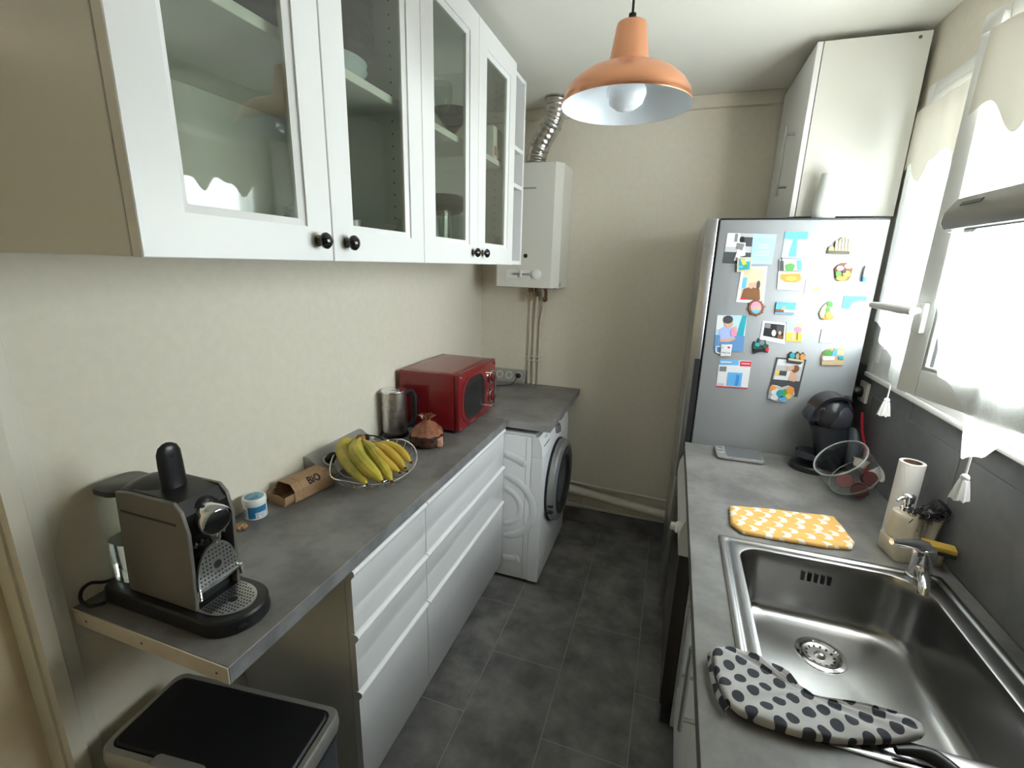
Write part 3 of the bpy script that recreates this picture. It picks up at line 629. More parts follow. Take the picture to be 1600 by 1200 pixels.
# ---------------------------------------------------------------- bread bag
t = thing('bread_bag', 'twisted copper-brown bag of sliced bread beside the kettle', 'bread bag', (0.215, 1.655, WT), 0.35)
def bagring(z, rx, ry, n=40, pl=0.0, k=11, sq=0.6):
    out = []
    for i in range(n):
        a = 2*PI*i/n; c, s_ = math.cos(a), math.sin(a); p = (abs(c)**2.6+abs(s_)**2.6)**(-1/2.6)
        q = 1+pl*math.sin(k*a+z*60)+pl*0.5*math.sin(5*a+2)
        out.append(Vector((rx*c*p*q, ry*s_*p*q, z)))
    return out
BAG = mat('bag_print_brown', (0.018, 0.008, 0.006), 0.2, noise=(34, 0.0, (0.085, 0.035, 0.025), 3)); BAGT = mat('bag_film_copper', (0.27, 0.105, 0.055), 0.25, noise=(30, 0.35), bump=(70, 0.8))
G().loft([bagring(0, 0.060, 0.068), bagring(0.006, 0.068, 0.078, pl=0.02), bagring(0.03, 0.070, 0.080, pl=0.03), bagring(0.052, 0.066, 0.074, pl=0.04)], cap1=False).build('lower_bag', BAG, t, smooth=60)
G().loft([bagring(0.050, 0.0668, 0.0748, pl=0.045), bagring(0.068, 0.056, 0.064, pl=0.08), bagring(0.085, 0.035, 0.042, pl=0.13), bagring(0.098, 0.014, 0.017, pl=0.15), bagring(0.106, 0.011, 0.013, pl=0.15), bagring(0.116, 0.02, 0.024, pl=0.25), bagring(0.128, 0.028, 0.022, pl=0.35)], cap0=False, cap1=False).build('gathered_film', BAGT, t, smooth=60)
G().lathe([(0.014, 0.100), (0.016, 0.103), (0.014, 0.106)], n=16).build('tie', BAGT, t)
G().box(0.048, 0.0712, -0.058, -0.028, 0.006, 0.042, 0.001).build('price_label', mat('label_peach', (0.62, 0.36, 0.26), 0.5, noise=(120, 0.3)), t)

# ---------------------------------------------------------------- wire fruit bowl and bananas
BC = Vector((0.215, 1.292, WT))
t = thing('wire_fruit_bowl', 'leaf-shaped chrome wire fruit bowl holding bananas', 'bowl', BC)
rim_px = [((517, 744), 0.062), ((521, 712), 0.078), ((540, 697), 0.082), ((585, 696), 0.082), ((606, 688), 0.085), ((628, 687), 0.085), ((645, 696), 0.08), ((652, 712), 0.075), ((648, 727), 0.068), ((636, 740), 0.062), ((612, 753), 0.055), ((580, 757), 0.052), ((545, 753), 0.055)]
rim = [UZ(px, py, WT+h)-BC for (px, py), h in rim_px]
def catmull(P, m=6, closed=True):
    out = []; n = len(P)
    for i in range(n if closed else n-1):
        p0, p1, p2, p3 = (P[(i-1) % n], P[i], P[(i+1) % n], P[(i+2) % n]) if closed else (P[max(i-1, 0)], P[i], P[i+1], P[min(i+2, n-1)])
        for k in range(m):
            u = k/m; out.append(0.5*((2*p1)+(-p0+p2)*u+(2*p0-5*p1+4*p2-p3)*u*u+(-p0+3*p1-3*p2+p3)*u*u*u))
    if not closed: out.append(P[-1])
    return out
RM = catmull(rim)
G().tube(RM, 0.0026, 8, True).build('rim', CHROME, t)
foot = [Vector((0.045*math.cos(a*PI/12), 0.06*math.sin(a*PI/12), 0.003)) for a in range(24)]
G().tube(foot, 0.0022, 6, True).build('foot_ring', CHROME, t)
for i in range(0, len(RM), 4):
    p = RM[i]; q = foot[min(range(24), key=lambda k: (foot[k].xy.normalized()-p.xy.normalized()).length)]
    mid = p.lerp(q, 0.55); mid.z = mid.z*0.45; mid.xy = mid.xy*1.12
    G().tube(catmull([p, p.lerp(mid, 0.5)-Vector((0, 0, 0.006)), mid, q], 3, False), 0.0013, 6).build('wire', CHROME, t)
BANY = mat('banana_yellow', (0.58, 0.40, 0.055), 0.45, noise=(18, 0.0, (0.66, 0.47, 0.08), 4)); BANG = mat('banana_green_yellow', (0.36, 0.34, 0.045), 0.42, noise=(14, 0.0, (0.60, 0.47, 0.07), 4))
BTIP = mat('banana_tip_brown', (0.08, 0.045, 0.02), 0.7); CROWN = mat('banana_crown', (0.30, 0.14, 0.05), 0.6)
def bunch(loc, crown, tips, m, rad, label):
    t = thing('banana_bunch', label, 'bananas', loc); crown = Vector(crown)
    L0 = Vector(loc)
    G().sphere(crown-L0, 0.014, (1.3, 1, 0.9)).build('crown', CROWN, t)
    for tip, sag, rr_ in tips:
        tip = Vector(tip); d = tip-crown; side = Vector(sag)
        P = [crown-L0+(d*u)+side*math.sin(PI*min(1, u*1.02))*1.0 for u in (0, 0.07, 0.14, 0.22, 0.32, 0.44, 0.56, 0.68, 0.8, 0.89, 0.95, 1.0)]
        R = [0.008, 0.007, 0.008, rr_*0.75, rr_*0.95, rr_, rr_, rr_*0.98, rr_*0.92, rr_*0.75, rr_*0.45, 0.005]
        b_ = G().tube(P, R, 10).build('banana', m, t, smooth=28)
        e = (P[-1]-P[-2]).normalized()
        G().cyl(P[-1]-e*0.003, P[-1]+e*0.005, 0.0055, 0.004, 8).build('blossom_tip', BTIP, b_)
def bp(px, py, h): return UZ(px, py, WT+h)
bunch(bp(585, 745, 0.03), bp(564, 684, 0.125), [(bp(573, 757, 0.058), bp(534, 705, 0.10)-bp(568, 720, 0.10), 0.0245), (bp(597, 752, 0.066), bp(562, 712, 0.115)-bp(583, 718, 0.095), 0.0255), (bp(612, 752, 0.060), bp(590, 715, 0.09)-bp(592, 722, 0.09), 0.021)], BANG, 0.022, 'bunch of large greenish yellow bananas in the wire bowl')
bunch(bp(610, 735, 0.03), bp(582, 694, 0.105), [(bp(642, 722, 0.075), bp(618, 700, 0.10)-bp(614, 710, 0.09), 0.016), (bp(633, 731, 0.070), bp(608, 706, 0.10)-bp(609, 714, 0.088), 0.016), (bp(624, 738, 0.062), bp(596, 716, 0.09)-bp(604, 718, 0.08), 0.016), (bp(636, 736, 0.05), bp(612, 718, 0.06)-bp(609, 714, 0.07), 0.014)], BANY, 0.016, 'bunch of small ripe yellow bananas in the wire bowl')

# ---------------------------------------------------------------- power strips
def outlet(t, c, ax, dark=False):
    c = Vector(c); ax = Vector(ax).normalized()
    r_ = G().lathe([(0.0235, 0.0), (0.0235, 0.003), (0.0195, 0.0035), (0.0185, 0.001)], c, ax, 24, cap0=False, cap1=False).build('socket_ring', PVC, t)
    G().lathe([(0.0186, 0.0012), (0.0175, -0.006), (0.001, -0.0061)], c, ax, 24, cap0=False).build('socket_well', mat('socket_grey', (0.42, 0.42, 0.40), 0.4), r_)
    o = ax.orthogonal().normalized() if abs(ax.z) > 0.9 else ax.cross(Vector((0, 0, 1))).normalized()
    g = G()
    for s_ in (-1, 1): g.cyl(c+o*0.0085*s_-ax*0.0062, c+o*0.0085*s_-ax*0.0055, 0.0025, n=8)
    g.build('pin_holes', BLACK, r_, kind='stuff')
def plug(name, c, ax, cord, label):
    t = thing(name, label, 'plug', c); ax = Vector(ax).normalized(); L0 = Vector(c)
    G().lathe([(0.0172, -0.004), (0.0178, 0.004), (0.016, 0.022), (0.009, 0.034), (0.005, 0.038)], (0, 0, 0), ax, 20).build('plug_body', BLACK, t)
    G().tube(catmull([Vector(p)-L0 for p in cord], 6, False), 0.0032, 8).build('cord', BLACK, t)
ang_n = Vector((0.078, 0, 0.105)).normalized()
t = thing('power_strip', 'grey wedge power strip along the wall behind the bananas', 'power strip', (0.02, 1.36, WT)); L0 = Vector(t.location)
G().prism([(XL+0.002-L0.x, 0.0003), (0.080-L0.x, 0.0003), (0.080-L0.x, 0.018), (XL+0.018-L0.x, 0.078), (XL+0.002-L0.x, 0.078)], 'y', 1.205-1.36, 1.515-1.36).build('housing', mat('strip_grey', (0.36, 0.36, 0.34), 0.35, 0.4), t, smooth=0)
nrm = Vector((0.060, 0, 0.087)).normalized(); cen = lambda y: Vector((0.037-L0.x, y-1.36, 0.0485))
for y in (1.262, 1.36, 1.458): outlet(t, cen(y), nrm)
plug('mains_plug', cen(1.262)+L0+nrm*0.0042, nrm, [cen(1.262)+L0+nrm*0.04, (0.092, 1.266, 1.0), (0.100, 1.275, 0.935), (0.098, 1.32, 0.924), (0.092, 1.42, 0.924), (0.088, 1.54, 0.924), (0.03, 1.575, 0.924)], 'black plug in the power strip beside the brown carton')
plug('mains_plug', cen(1.458)+L0+nrm*0.0042, nrm, [cen(1.458)+L0+nrm*0.04, (0.10, 1.48, 0.99), (0.105, 1.53, 0.94), (0.085, 1.58, 0.924), (0.075, 1.60, 0.924), (0.06, 1.615, 0.924)], 'black plug in the power strip beside the kettle')
t = thing('power_strip', 'grey socket strip on the back wall behind the microwave', 'power strip', (0.19, YB-0.02, WT)); L0 = Vector(t.location)
G().prism([(YB-0.001-L0.y, 0.0003), (YB-0.045-L0.y, 0.0003), (YB-0.045-L0.y, 0.012), (YB-0.016-L0.y, 0.085), (YB-0.001-L0.y, 0.085)], 'x', -0.11, 0.105).build('housing', MATS['strip_grey'], t, smooth=0)
nr2 = Vector((0, -0.073, 0.029)).normalized(); ce2 = lambda x: Vector((x, YB-0.0305-L0.y, 0.0485))
for x in (-0.07, -0.005, 0.06): outlet(t, ce2(x), nr2)
plug('mains_plug', ce2(0.06)+L0+nr2*0.0042, nr2, [ce2(0.06)+L0+nr2*0.04, (0.25, 2.74, 0.955), (0.22, 2.72, 0.926), (0.14, 2.66, 0.924), (0.1, 2.5, 0.924), (0.10, 2.3, 0.924)], 'black plug in the socket strip on the back wall')

# ---------------------------------------------------------------- cardboard sleeve, tub, walnuts
CARD = mat('kraft_card', (0.36, 0.22, 0.12), 0.7, noise=(60, 0.08)); CARDI = mat('kraft_inside', (0.045, 0.03, 0.02), 0.8)
p0, p1 = Vector((0.040, 1.035, 0)), Vector((0.066, 1.195, 0)); dv = p1-p0
t = thing('fruit_carton', 'brown cardboard fruit carton sleeve printed BIO', 'carton', (0.052, 1.115, WT), math.atan2(-dv.x, dv.y)+0.0)
def oct_(sx, sz, y, zb=0.0005): return [Vector((a*sx, y, zb+b*sz)) for a, b in ((-0.8, 0), (0.8, 0), (1, 0.22), (1, 0.62), (0.62, 1), (-0.62, 1), (-1, 0.62), (-1, 0.22))]
tb = G().loft([oct_(0.040, 0.034, -0.098), oct_(0.040, 0.034, 0.098)], cap0=False, cap1=False)
tray_pts = [(-0.034, 0.0005), (0.034, 0.0005), (0.042, 0.012), (0.044, 0.034), (0.041, 0.034), (0.039, 0.013), (0.033, 0.003), (-0.033, 0.003), (-0.039, 0.013), (-0.041, 0.034), (-0.044, 0.034), (-0.042, 0.012)]
tb = G().prism(tray_pts, 'y', -0.098, 0.098).build('tray', CARD, t, smooth=0)
for s_ in (-1, 1): G().loft([[Vector((-0.036, s_*0.098, 0.001)), Vector((0.036, s_*0.098, 0.001)), Vector((0.043, s_*0.100, 0.026)), Vector((0.015, s_*0.101, 0.036)), Vector((-0.043, s_*0.100, 0.026))], [Vector((-0.036, s_*0.0965, 0.001)), Vector((0.036, s_*0.0965, 0.001)), Vector((0.043, s_*0.0985, 0.026)), Vector((0.015, s_*0.0995, 0.036)), Vector((-0.043, s_*0.0985, 0.026))]]).build('end_flap', CARD, t, smooth=0)
sl_o = [(-0.0455, 0.004), (-0.0465, 0.040), (-0.030, 0.060), (0.028, 0.062), (0.0465, 0.042), (0.0455, 0.004)]
sl_i = [(-0.0442, 0.004), (-0.0452, 0.0395), (-0.0292, 0.0587), (0.0274, 0.0607), (0.0452, 0.0415), (0.0442, 0.004)]
def sleeve(y0_, y1_): return G().prism(sl_o+list(reversed(sl_i)), 'y', y0_, y1_)
sleeve(-0.035, 0.078).build('sleeve', CARD, t, smooth=0)
sleeve(-0.066, -0.036).build('sleeve_collar', CARD, t, smooth=0)
nrmS = Vector((0.020, 0, 0.0185)).normalized(); 
text('BiO', 0.036, BLACK, t, frame_M((0.0382, 0.014, 0.0516), (0, 1, 0), (-0.0185, 0, 0.020)), ext=0.0004, xs=0.85, bold=0.0011)
t = thing('ointment_tub', 'small white tub with blue label and lid sticker', 'tub', (0.030, 0.945, WT), -0.5)
G().lathe([(0.029, 0), (0.031, 0.002), (0.031, 0.045), (0.029, 0.047)], n=32).build('jar', CERAM, t)
G().lathe([(0.0325, 0.0475), (0.033, 0.049), (0.033, 0.061), (0.031, 0.064), (0.027, 0.0645), (0.026, 0.0638)], n=32).build('lid', CERAM, t)
G().lathe([(0.026, 0.0639), (0.025, 0.0646), (0.001, 0.0647)], n=28).build('lid_sticker', mat('tub_blue', (0.06, 0.22, 0.36), 0.4, noise=(70, 0.0, (0.22, 0.42, 0.5), 2)), t)
def wrap(a0, a1, z0_, z1_, r, m, nm): 
    n = 14; rows = [[Vector((r*math.cos(a0+(a1-a0)*i/n), r*math.sin(a0+(a1-a0)*i/n), z)) for i in range(n+1)] for z in (z0_, z1_)]
    return G().sheet(rows).build(nm, m, t)
wrap(-0.9, 0.9, 0.006, 0.042, 0.0313, mat('tub_label_blue', (0.02, 0.17, 0.36), 0.4), 'label')
wrap(-0.25, 0.8, 0.007, 0.024, 0.0316, mat('tub_label_white', (0.62, 0.66, 0.7), 0.4, noise=(160, 0.25)), 'barcode_panel')
wrap(-2.3, -1.1, 0.006, 0.034, 0.0313, mat('tub_label_pale', (0.22, 0.33, 0.46), 0.4, noise=(130, 0.3)), 'small_print_panel')
NUT = mat('walnut', (0.42, 0.24, 0.12), 0.7, noise=(90, 0.3), bump=(160, 0.8))
def nut(x, y, s_, label):
    t = bmesh.new(); bmesh.ops.create_icosphere(t, subdivisions=3, radius=1)
    for v in t.verts:
        k = 1+0.14*math.sin(9*v.co.x+3*v.co.y)+0.12*math.sin(11*v.co.y-4*v.co.z); v.co = Vector((v.co.x*s_*1.1*k, v.co.y*s_*k, v.co.z*s_*0.55*k))
    g = G(); g._merge(t); o = g.build('walnut_half', NUT); recenter(o); o.location = (x, y, WT+0.0002); tag(o, label, 'nut')
nut(0.052, 0.872, 0.014, 'shelled walnut half lying next to the white tub'); nut(0.030, 0.845, 0.010, 'smaller walnut piece lying beside the coffee machine')

# ---------------------------------------------------------------- capsule coffee machine
CX, CY = 0.165, 0.620
t = thing('capsule_coffee_machine', 'titanium grey capsule coffee machine with black lever and drip tray', 'coffee machine', (CX, CY, WT))
TIT = mat('titanium_paint', (0.20, 0.185, 0.165), 0.40, 0.45)
def q(x, y, z): return (x-CX, y-CY, z-WT)
def base_loop(d, z):
    pts = []; r = 0.074-d; xc = 0.312
    for i in range(17): a = -PI/2+PI*i/16; pts.append(Vector((xc-CX+r*math.cos(a), r*math.sin(a)*0.98, z)))
    rb = 0.03; 
    for i in range(7): a = PI/2+PI/2*i/6; pts.append(Vector((0.0-CX+0.03+d-0+(rb)*math.cos(a), (0.0725-d-rb)+rb*math.sin(a), z)))
    for i in range(7): a = PI+PI/2*i/6; pts.append(Vector((0.0-CX+0.03+d+(rb)*math.cos(a), -(0.0725-d-rb)+rb*math.sin(a), z)))
    return pts
G().loft([base_loop(0.003, 0.0003), base_loop(0, 0.003), base_loop(0.002, 0.030), base_loop(0.006, 0.0345), base_loop(0.010, 0.035)]).build('base', BLACK, t)
# side cheeks in titanium over a black core
side = [(0.080, 0.0355), (0.278, 0.0355), (0.284, 0.12), (0.290, 0.215), (0.280, 0.262), (0.262, 0.280), (0.14, 0.280), (0.095, 0.274)]
for s_ in (-1, 1):
    ya, yb_ = (-0.054, -0.046) if s_ < 0 else (0.046, 0.054)
    g = G(); pr = [(x-CX, z) for x, z in side]
    cx_ = sum(p[0] for p in pr)/len(pr); cz_ = sum(p[1] for p in pr)/len(pr)
    sh = [((x-cx_)*0.985+cx_, (z-cz_)*0.985+cz_) for x, z in pr]
    yo, yi = (ya, yb_) if s_ < 0 else (yb_, ya)
    g.loft([[Vector((x, yi, z)) for x, z in pr], [Vector((x, yo-0.002*(-s_ if s_ < 0 else -s_)*0 - (0.002*s_), z)) for x, z in pr], [Vector((x, yo, z)) for x, z in sh]])
    g.build('side_panel', TIT, t, smooth=20)
    G().box(q(0.105, 0, 0)[0], q(0.262, 0, 0)[0], min(yo-0.0012, yo+0.0006), max(yo+0.0006, yo-0.0012)+0.0, 0.231, 0.236, 0.0004, 1).build('finger_groove', mat('titanium_dark', (0.05, 0.046, 0.042), 0.4, 0.5), t)
core = [(0.084, 0.036), (0.262, 0.036), (0.262, 0.140), (0.250, 0.150), (0.250, 0.185), (0.278, 0.2), (0.281, 0.25), (0.262, 0.276), (0.20, 0.2825), (0.14, 0.2825), (0.10, 0.273)]
G().prism([(x-CX, z) for x, z in core], 'y', -0.0458, 0.0458).build('core', BLACK, t, smooth=25)
# arched black hood, rear part
rings = []
for x, h in ((0.085, 0.270), (0.10, 0.288), (0.13, 0.296), (0.165, 0.290), (0.19, 0.283)):
    rings.append([Vector((x-CX, 0.045*math.cos(PI*i/12), 0.262+(h-0.262)*math.sin(PI*i/12)**0.6)) for i in range(13)])
G().loft(rings, False, False, False).build('hood', BLACK, t, smooth=60)
# lever, standing upright
lv = []
for z, w_, th in ((0.278, 0.026, 0.013), (0.30, 0.026, 0.012), (0.335, 0.0255, 0.011), (0.358, 0.0245, 0.010), (0.370, 0.019, 0.009), (0.376, 0.010, 0.006), (0.378, 0.003, 0.003)):
    cx2 = 0.196-CX-0.03*(z-0.278); lv.append([Vector((cx2+th*math.cos(2*PI*i/20), w_*math.sin(2*PI*i/20)*1.0, z)) for i in range(20)])
lvo = G().loft(lv).build('lever', BLACK, t, smooth=60)
G().sphere((0.204-CX, 0.0, 0.352), 0.004, (0.5, 1, 1), 12).build('lever_dot', MATTEBLK, lvo)
# brewing head
ax = Vector((0.97, -0.08, -0.16)).normalized(); hc = Vector(q(0.262, 0.622, 1.152))
G().lathe([(0.036, -0.02), (0.038, 0.0), (0.036, 0.012)], hc, ax, 32).build('head_collar', BLACK, t)
G().lathe([(0.031, 0.010), (0.0325, 0.014), (0.0325, 0.044), (0.031, 0.047), (0.027, 0.0475)], hc, ax, 36).build('brew_head', CHROME, t)
G().lathe([(0.0272, 0.0476), (0.026, 0.0485), (0.001, 0.0486)], hc, ax, 32).build('head_face', mat('smoky_mirror', (0.33, 0.35, 0.38), 0.10, 1.0), t)
G().tube([hc+ax*0.03+Vector((0, 0, -0.028)), hc+ax*0.032+Vector((0, 0, -0.045)), hc+ax*0.03+Vector((0, 0, -0.056))], [0.012, 0.011, 0.006], 14).build('spout', CHROME, t)
# folded cup support: D-shaped perforated plate with chrome bar
PERF = mat('perforated_steel', (0.40, 0.41, 0.40), 0.3, 0.9); DARKH = mat('perforation_dark', (0.015, 0.015, 0.016), 0.6)
def dplate_v(xp, zb, half, h):
    return [Vector((xp, -half, zb))]+[Vector((xp, -half*math.cos(PI*i/18), zb+0.012+(h-0.012)*math.sin(PI*i/18))) for i in range(19)]+[Vector((xp, half, zb))]
cs = G().loft([dplate_v(0.283-CX, 0.082, 0.046, 0.088), dplate_v(0.288-CX, 0.082, 0.046, 0.088)]).build('cup_support', PERF, t)
g = G()
for r_ in range(8):
    for c_ in range(11):
        y = -0.040+c_*0.008; z = 0.090+r_*0.0095
        if abs(y) < 0.012 and abs(z-0.118) < 0.014: continue
        if ((y/0.042)**2+((z-0.094)/0.070)**2) < 1: g.cyl((0.2878-CX, y, z), (0.2884-CX, y, z), 0.0021, n=6)
g.cyl((0.2878-CX, 0, 0.118), (0.2885-CX, 0, 0.118), 0.009, n=16)
g.build('perforations', DARKH, cs, kind='stuff')
G().tube([(0.290-CX, -0.050, 0.082), (0.292-CX, 0, 0.081), (0.290-CX, 0.050, 0.082)], 0.0035, 8).build('support_bar', CHROME, cs)
for s_ in (-1, 1): G().cyl((0.291-CX, s_*0.049, 0.087), (0.291-CX, s_*0.049, 0.064), 0.0042, n=10).build('bar_end', CHROME, cs)
for k in range(7): G().tube([(0.255-CX, -0.042+k*0.013, 0.165), (0.272-CX, -0.042+k*0.013, 0.172), (0.276-CX, -0.042+k*0.013, 0.183)], 0.003, 6).build('rib', ALU, t)
# drip tray grid
def dplate_h(z, d=0.0):
    return [Vector((0.281-CX, -0.052+d, z))]+[Vector((0.300-CX+(0.064-d)*math.sin(PI*i/20), -(0.052-d)*math.cos(PI*i/20), z)) for i in range(21)]+[Vector((0.281-CX, 0.052-d, z))]
dt = G().loft([dplate_h(0.0352), dplate_h(0.0375), dplate_h(0.038, 0.001)]).build('drip_grid', PERF, t)
g = G()
for r_ in range(10):
    for c_ in range(13):
        x = 0.288+r_*0.0075; y = -0.046+c_*0.0077
        if (abs(y) < 0.012 and abs(x-0.318) < 0.012): continue
        if ((y/0.047)**2+((max(x, 0.300)-0.300)/0.057)**2) < 1: g.cyl((x-CX, y, 0.0378), (x-CX, y, 0.0384), 0.0022, n=6)
g.lathe([(0.009, 0.0379), (0.009, 0.0385)], (0.318-CX, 0, 0), n=16)
g.build('perforations', DARKH, dt, kind='stuff')
text('KRUPS', 0.011, mat('faint_grey_print', (0.05, 0.05, 0.055), 0.4), t, frame_M((0.312+0.0737*math.cos(-0.35)-CX, 0.0725*math.sin(-0.35), 0.017), (0.33, 0.94, 0), (0, 0, 1)), ext=0.0006)
# water tank at the rear
TANK = clear_glass('tank_plastic', (0.90, 0.92, 0.90), rough=0.03)
def tk(z, d=0.0): return rrect(-0.005-CX+d, 0.079-CX-d*0.3, -0.046+d, 0.046-d, 0.03, z, 6)
G().loft([tk(0.036), tk(0.250)], cap0=True, cap1=False).build('water_tank', TANK, t)
G().loft([tk(0.038, 0.002), tk(0.130, 0.002)]).build('water', mat('water', (0.85, 0.9, 0.9), 0.02, trans=1.0, ior=1.33), t)
G().loft([tk(0.2502, -0.003), tk(0.262, -0.003), tk(0.266, 0.003)]).build('tank_lid', mat('tank_lid_dark', (0.05, 0.048, 0.05), 0.3), t)
G().tube(catmull([Vector(q(*p)) for p in ((0.01, 0.615, 0.945), (-0.004, 0.57, 0.95), (-0.01, 0.545, 0.962), (-0.012, 0.528, 0.955), (-0.006, 0.520, 0.938), (0.010, 0.524, 0.9245), (0.03, 0.543, 0.9245))], 6, False), 0.0038, 8).build('power_cord', BLACK, t)

# ---------------------------------------------------------------- water heater, flue, pipes
BOIL = mat('boiler_enamel', (0.72, 0.71, 0.65), 0.35)
bx0_, bx1_, by0_, bz0_, bz1_ = 0.165, 0.530, 2.560, 1.545, 2.192
t = thing('gas_water_heater', 'tall cream gas water heater on the back wall', 'water heater', ((bx0_+bx1_)/2, 2.69, bz0_))
prf = [(bx0_, YB-0.004), (bx0_, by0_+0.02), (bx0_+0.015, by0_), (bx1_-0.035, by0_), (bx1_, by0_+0.045), (bx1_, YB-0.004)]
G().prism(prf, 'z', bz0_, bz1_).build('casing', BOIL, t, smooth=0, **W)
G().box(bx0_+0.006, bx1_-0.01, by0_+0.02, YB-0.01, bz0_-0.004, bz0_+0.002).build('bottom_plate', GREYPL, t, **W)
G().box(0.275, 0.392, by0_-0.001, by0_+0.003, 2.062, 2.070).build('vent_slot', GREYPL, t, **W)
G().lathe([(0.012, 0), (0.011, 0.002), (0.003, 0.003)], (0.345, by0_, 1.716), (0, -1, 0), 16).build('sight_glass', BLACK, t, **W)
G().loft([swap(rrect(0.235, 0.405, 1.596, 1.640, 0.012, by0_-0.0015), 'xz'), swap(rrect(0.235, 0.405, 1.596, 1.640, 0.012, by0_+0.002), 'xz')]).build('control_plate', CERAM, t, **W)
G().lathe([(0.030, 0), (0.030, 0.003), (0.022, 0.005), (0.020, 0.018), (0.004, 0.019)], (0.412, by0_, 1.618), (0, -1, 0), 24).build('control_dial', PVC, t, **W)
G().box(0.275, 0.375, by0_-0.012, by0_-0.001, 1.612, 1.622, 0.003).build('ignition_slider', GREYPL, t, **W)
G().box(0.318, 0.330, by0_-0.018, by0_-0.001, 1.602, 1.632, 0.003).build('slider_tab', PVC, t, **W)
G().box(bx1_-0.02, bx1_+0.001, by0_+0.06, by0_+0.09, bz0_+0.006, bz0_+0.03).build('clip', GREYPL, t, **W)
t = thing('flue_duct', 'crinkled aluminium flue duct bending from heater to ceiling', 'duct', (0.35, 2.68, bz1_))
path = catmull([Vector((0.350, 2.685, bz1_+0.001)), Vector((0.352, 2.685, 2.235)), Vector((0.372, 2.68, 2.30)), Vector((0.425, 2.67, 2.385)), Vector((0.452, 2.665, 2.45)), Vector((0.458, 2.665, 2.5235))], 12, False)
G().tube([p for p in path], [0.054+0.0022*math.sin(i*1.9) for i in range(len(path))], 28).build('flexible_duct', DUCT, t, smooth=60, **W)
for i, zz in ((3, 0.0), (22, 0.0), (38, 0)):
    p = path[i]; d = (path[i+1]-path[i-1]).normalized(); G().lathe([(0.056, -0.009), (0.0585, -0.004), (0.0585, 0.004), (0.056, 0.009)], p, d, 28, cap0=False, cap1=False).build('clamp', ALU, t, **W)
G().lathe([(0.058, 0), (0.064, 0.0), (0.064, -0.006), (0.058, -0.008)], path[-1], (0, 0, 1), 28, cap0=False, cap1=False).build('ceiling_collar', ALU, t, **W)
PM = PIPE
def pipe(pts, r, label, name='water_pipe', cat='pipe'):
    o = G().tube(catmull([Vector(p) for p in pts], 5, False) if len(pts) > 2 else pts, r, 12).build(name, PM, smooth=60); recenter(o); return tag(o, label, cat)
pipe([(0.310, YB-0.014, WT+0.001), (0.310, YB-0.014, 1.30), (0.312, YB-0.016, 1.47)], 0.007, 'thin cream vertical pipe below the heater gas cock')
pipe([(0.344, YB-0.014, WT+0.001), (0.344, YB-0.014, 1.30), (0.350, YB-0.016, 1.485)], 0.0075, 'thin cream vertical pipe in the middle below the heater')
pipe([(0.376, YB-0.012, WT+0.001), (0.376, YB-0.012, 1.30), (0.390, YB-0.018, 1.40), (0.402, YB-0.03, 1.455)], 0.006, 'thin cream vertical pipe below the bent brass elbow')
for z in (1.10, 1.075):
    o = G().box(0.295, 0.40, YB-0.024, YB-0.001, z, z+0.006, 0.001).build('pipe_clip', PM); 
    tag(recenter(o), 'upper cream clip across the vertical pipes' if z > 1.09 else 'lower cream clip across the vertical pipes', 'clip')
t = thing('gas_cock', 'brass gas cock under the water heater', 'valve', (0.335, YB-0.05, 1.46))
G().tube([(0.312, YB-0.016, 1.471), (0.316, YB-0.04, 1.50), (0.318, YB-0.06, bz0_-0.005)], 0.011, 12).build('inlet', BRASS, t, **W)
G().lathe([(0.015, 0), (0.018, 0.008), (0.018, 0.016), (0.015, 0.024)], (0.318, YB-0.058, 1.505), (0, 0, 1), 8).build('hex_nut', BRASS, t, **W)
G().box(0.322, 0.334, YB-0.085, YB-0.055, 1.455, 1.51, 0.004).build('lever', mat('yellowed_lever', (0.42, 0.30, 0.13), 0.5), t, **W)
G().tube([(0.350, YB-0.016, 1.486), (0.352, YB-0.035, 1.50), (0.348, YB-0.05, 1.535)], 0.010, 10).build('tee', BRASS, t, **W)
t = thing('pipe_elbow', 'bent brass pipe elbow under the heater corner', 'pipe', (0.405, YB-0.05, 1.455))
G().tube(catmull([Vector((0.404, YB-0.032, 1.459)), Vector((0.412, YB-0.045, 1.48)), Vector((0.414, YB-0.06, 1.52)), Vector((0.405, YB-0.07, bz0_-0.005))], 5, False), 0.010, 10).build('elbow', BRASS, t, **W)
G().lathe([(0.013, 0), (0.016, 0.005), (0.016, 0.018), (0.013, 0.022)], (0.402, YB-0.03, 1.457), (0.3, -0.4, 0.8), 8).build('hex_nut', BRASS, t, **W)
# low pipes along the back wall
pipe([(0.56, YB-0.045, 0.252), (0.70, YB-0.045, 0.243), (1.0, YB-0.045, 0.205), (1.235, YB-0.045, 0.187)], 0.028, 'thick cream drain pipe sloping along the back wall', 'drain_pipe')
pipe([(0.56, YB-0.014, 0.288), (0.9, YB-0.014, 0.275), (1.30, YB-0.014, 0.262)], 0.0085, 'thin cream pipe above the thick drain pipe')
pipe([(0.56, YB-0.013, 0.128), (0.9, YB-0.013, 0.122), (1.30, YB-0.013, 0.116)], 0.0085, 'thin cream pipe below the thick drain pipe')
for i, x in enumerate((0.70, 1.02)):
    o = G().box(x, x+0.010, YB-0.016, YB-0.001, 0.108, 0.272, 0.001).build('pipe_bracket', PM); tag(recenter(o), 'cream pipe bracket next to the washing machine' if i == 0 else 'cream pipe bracket next to the refrigerator', 'bracket')
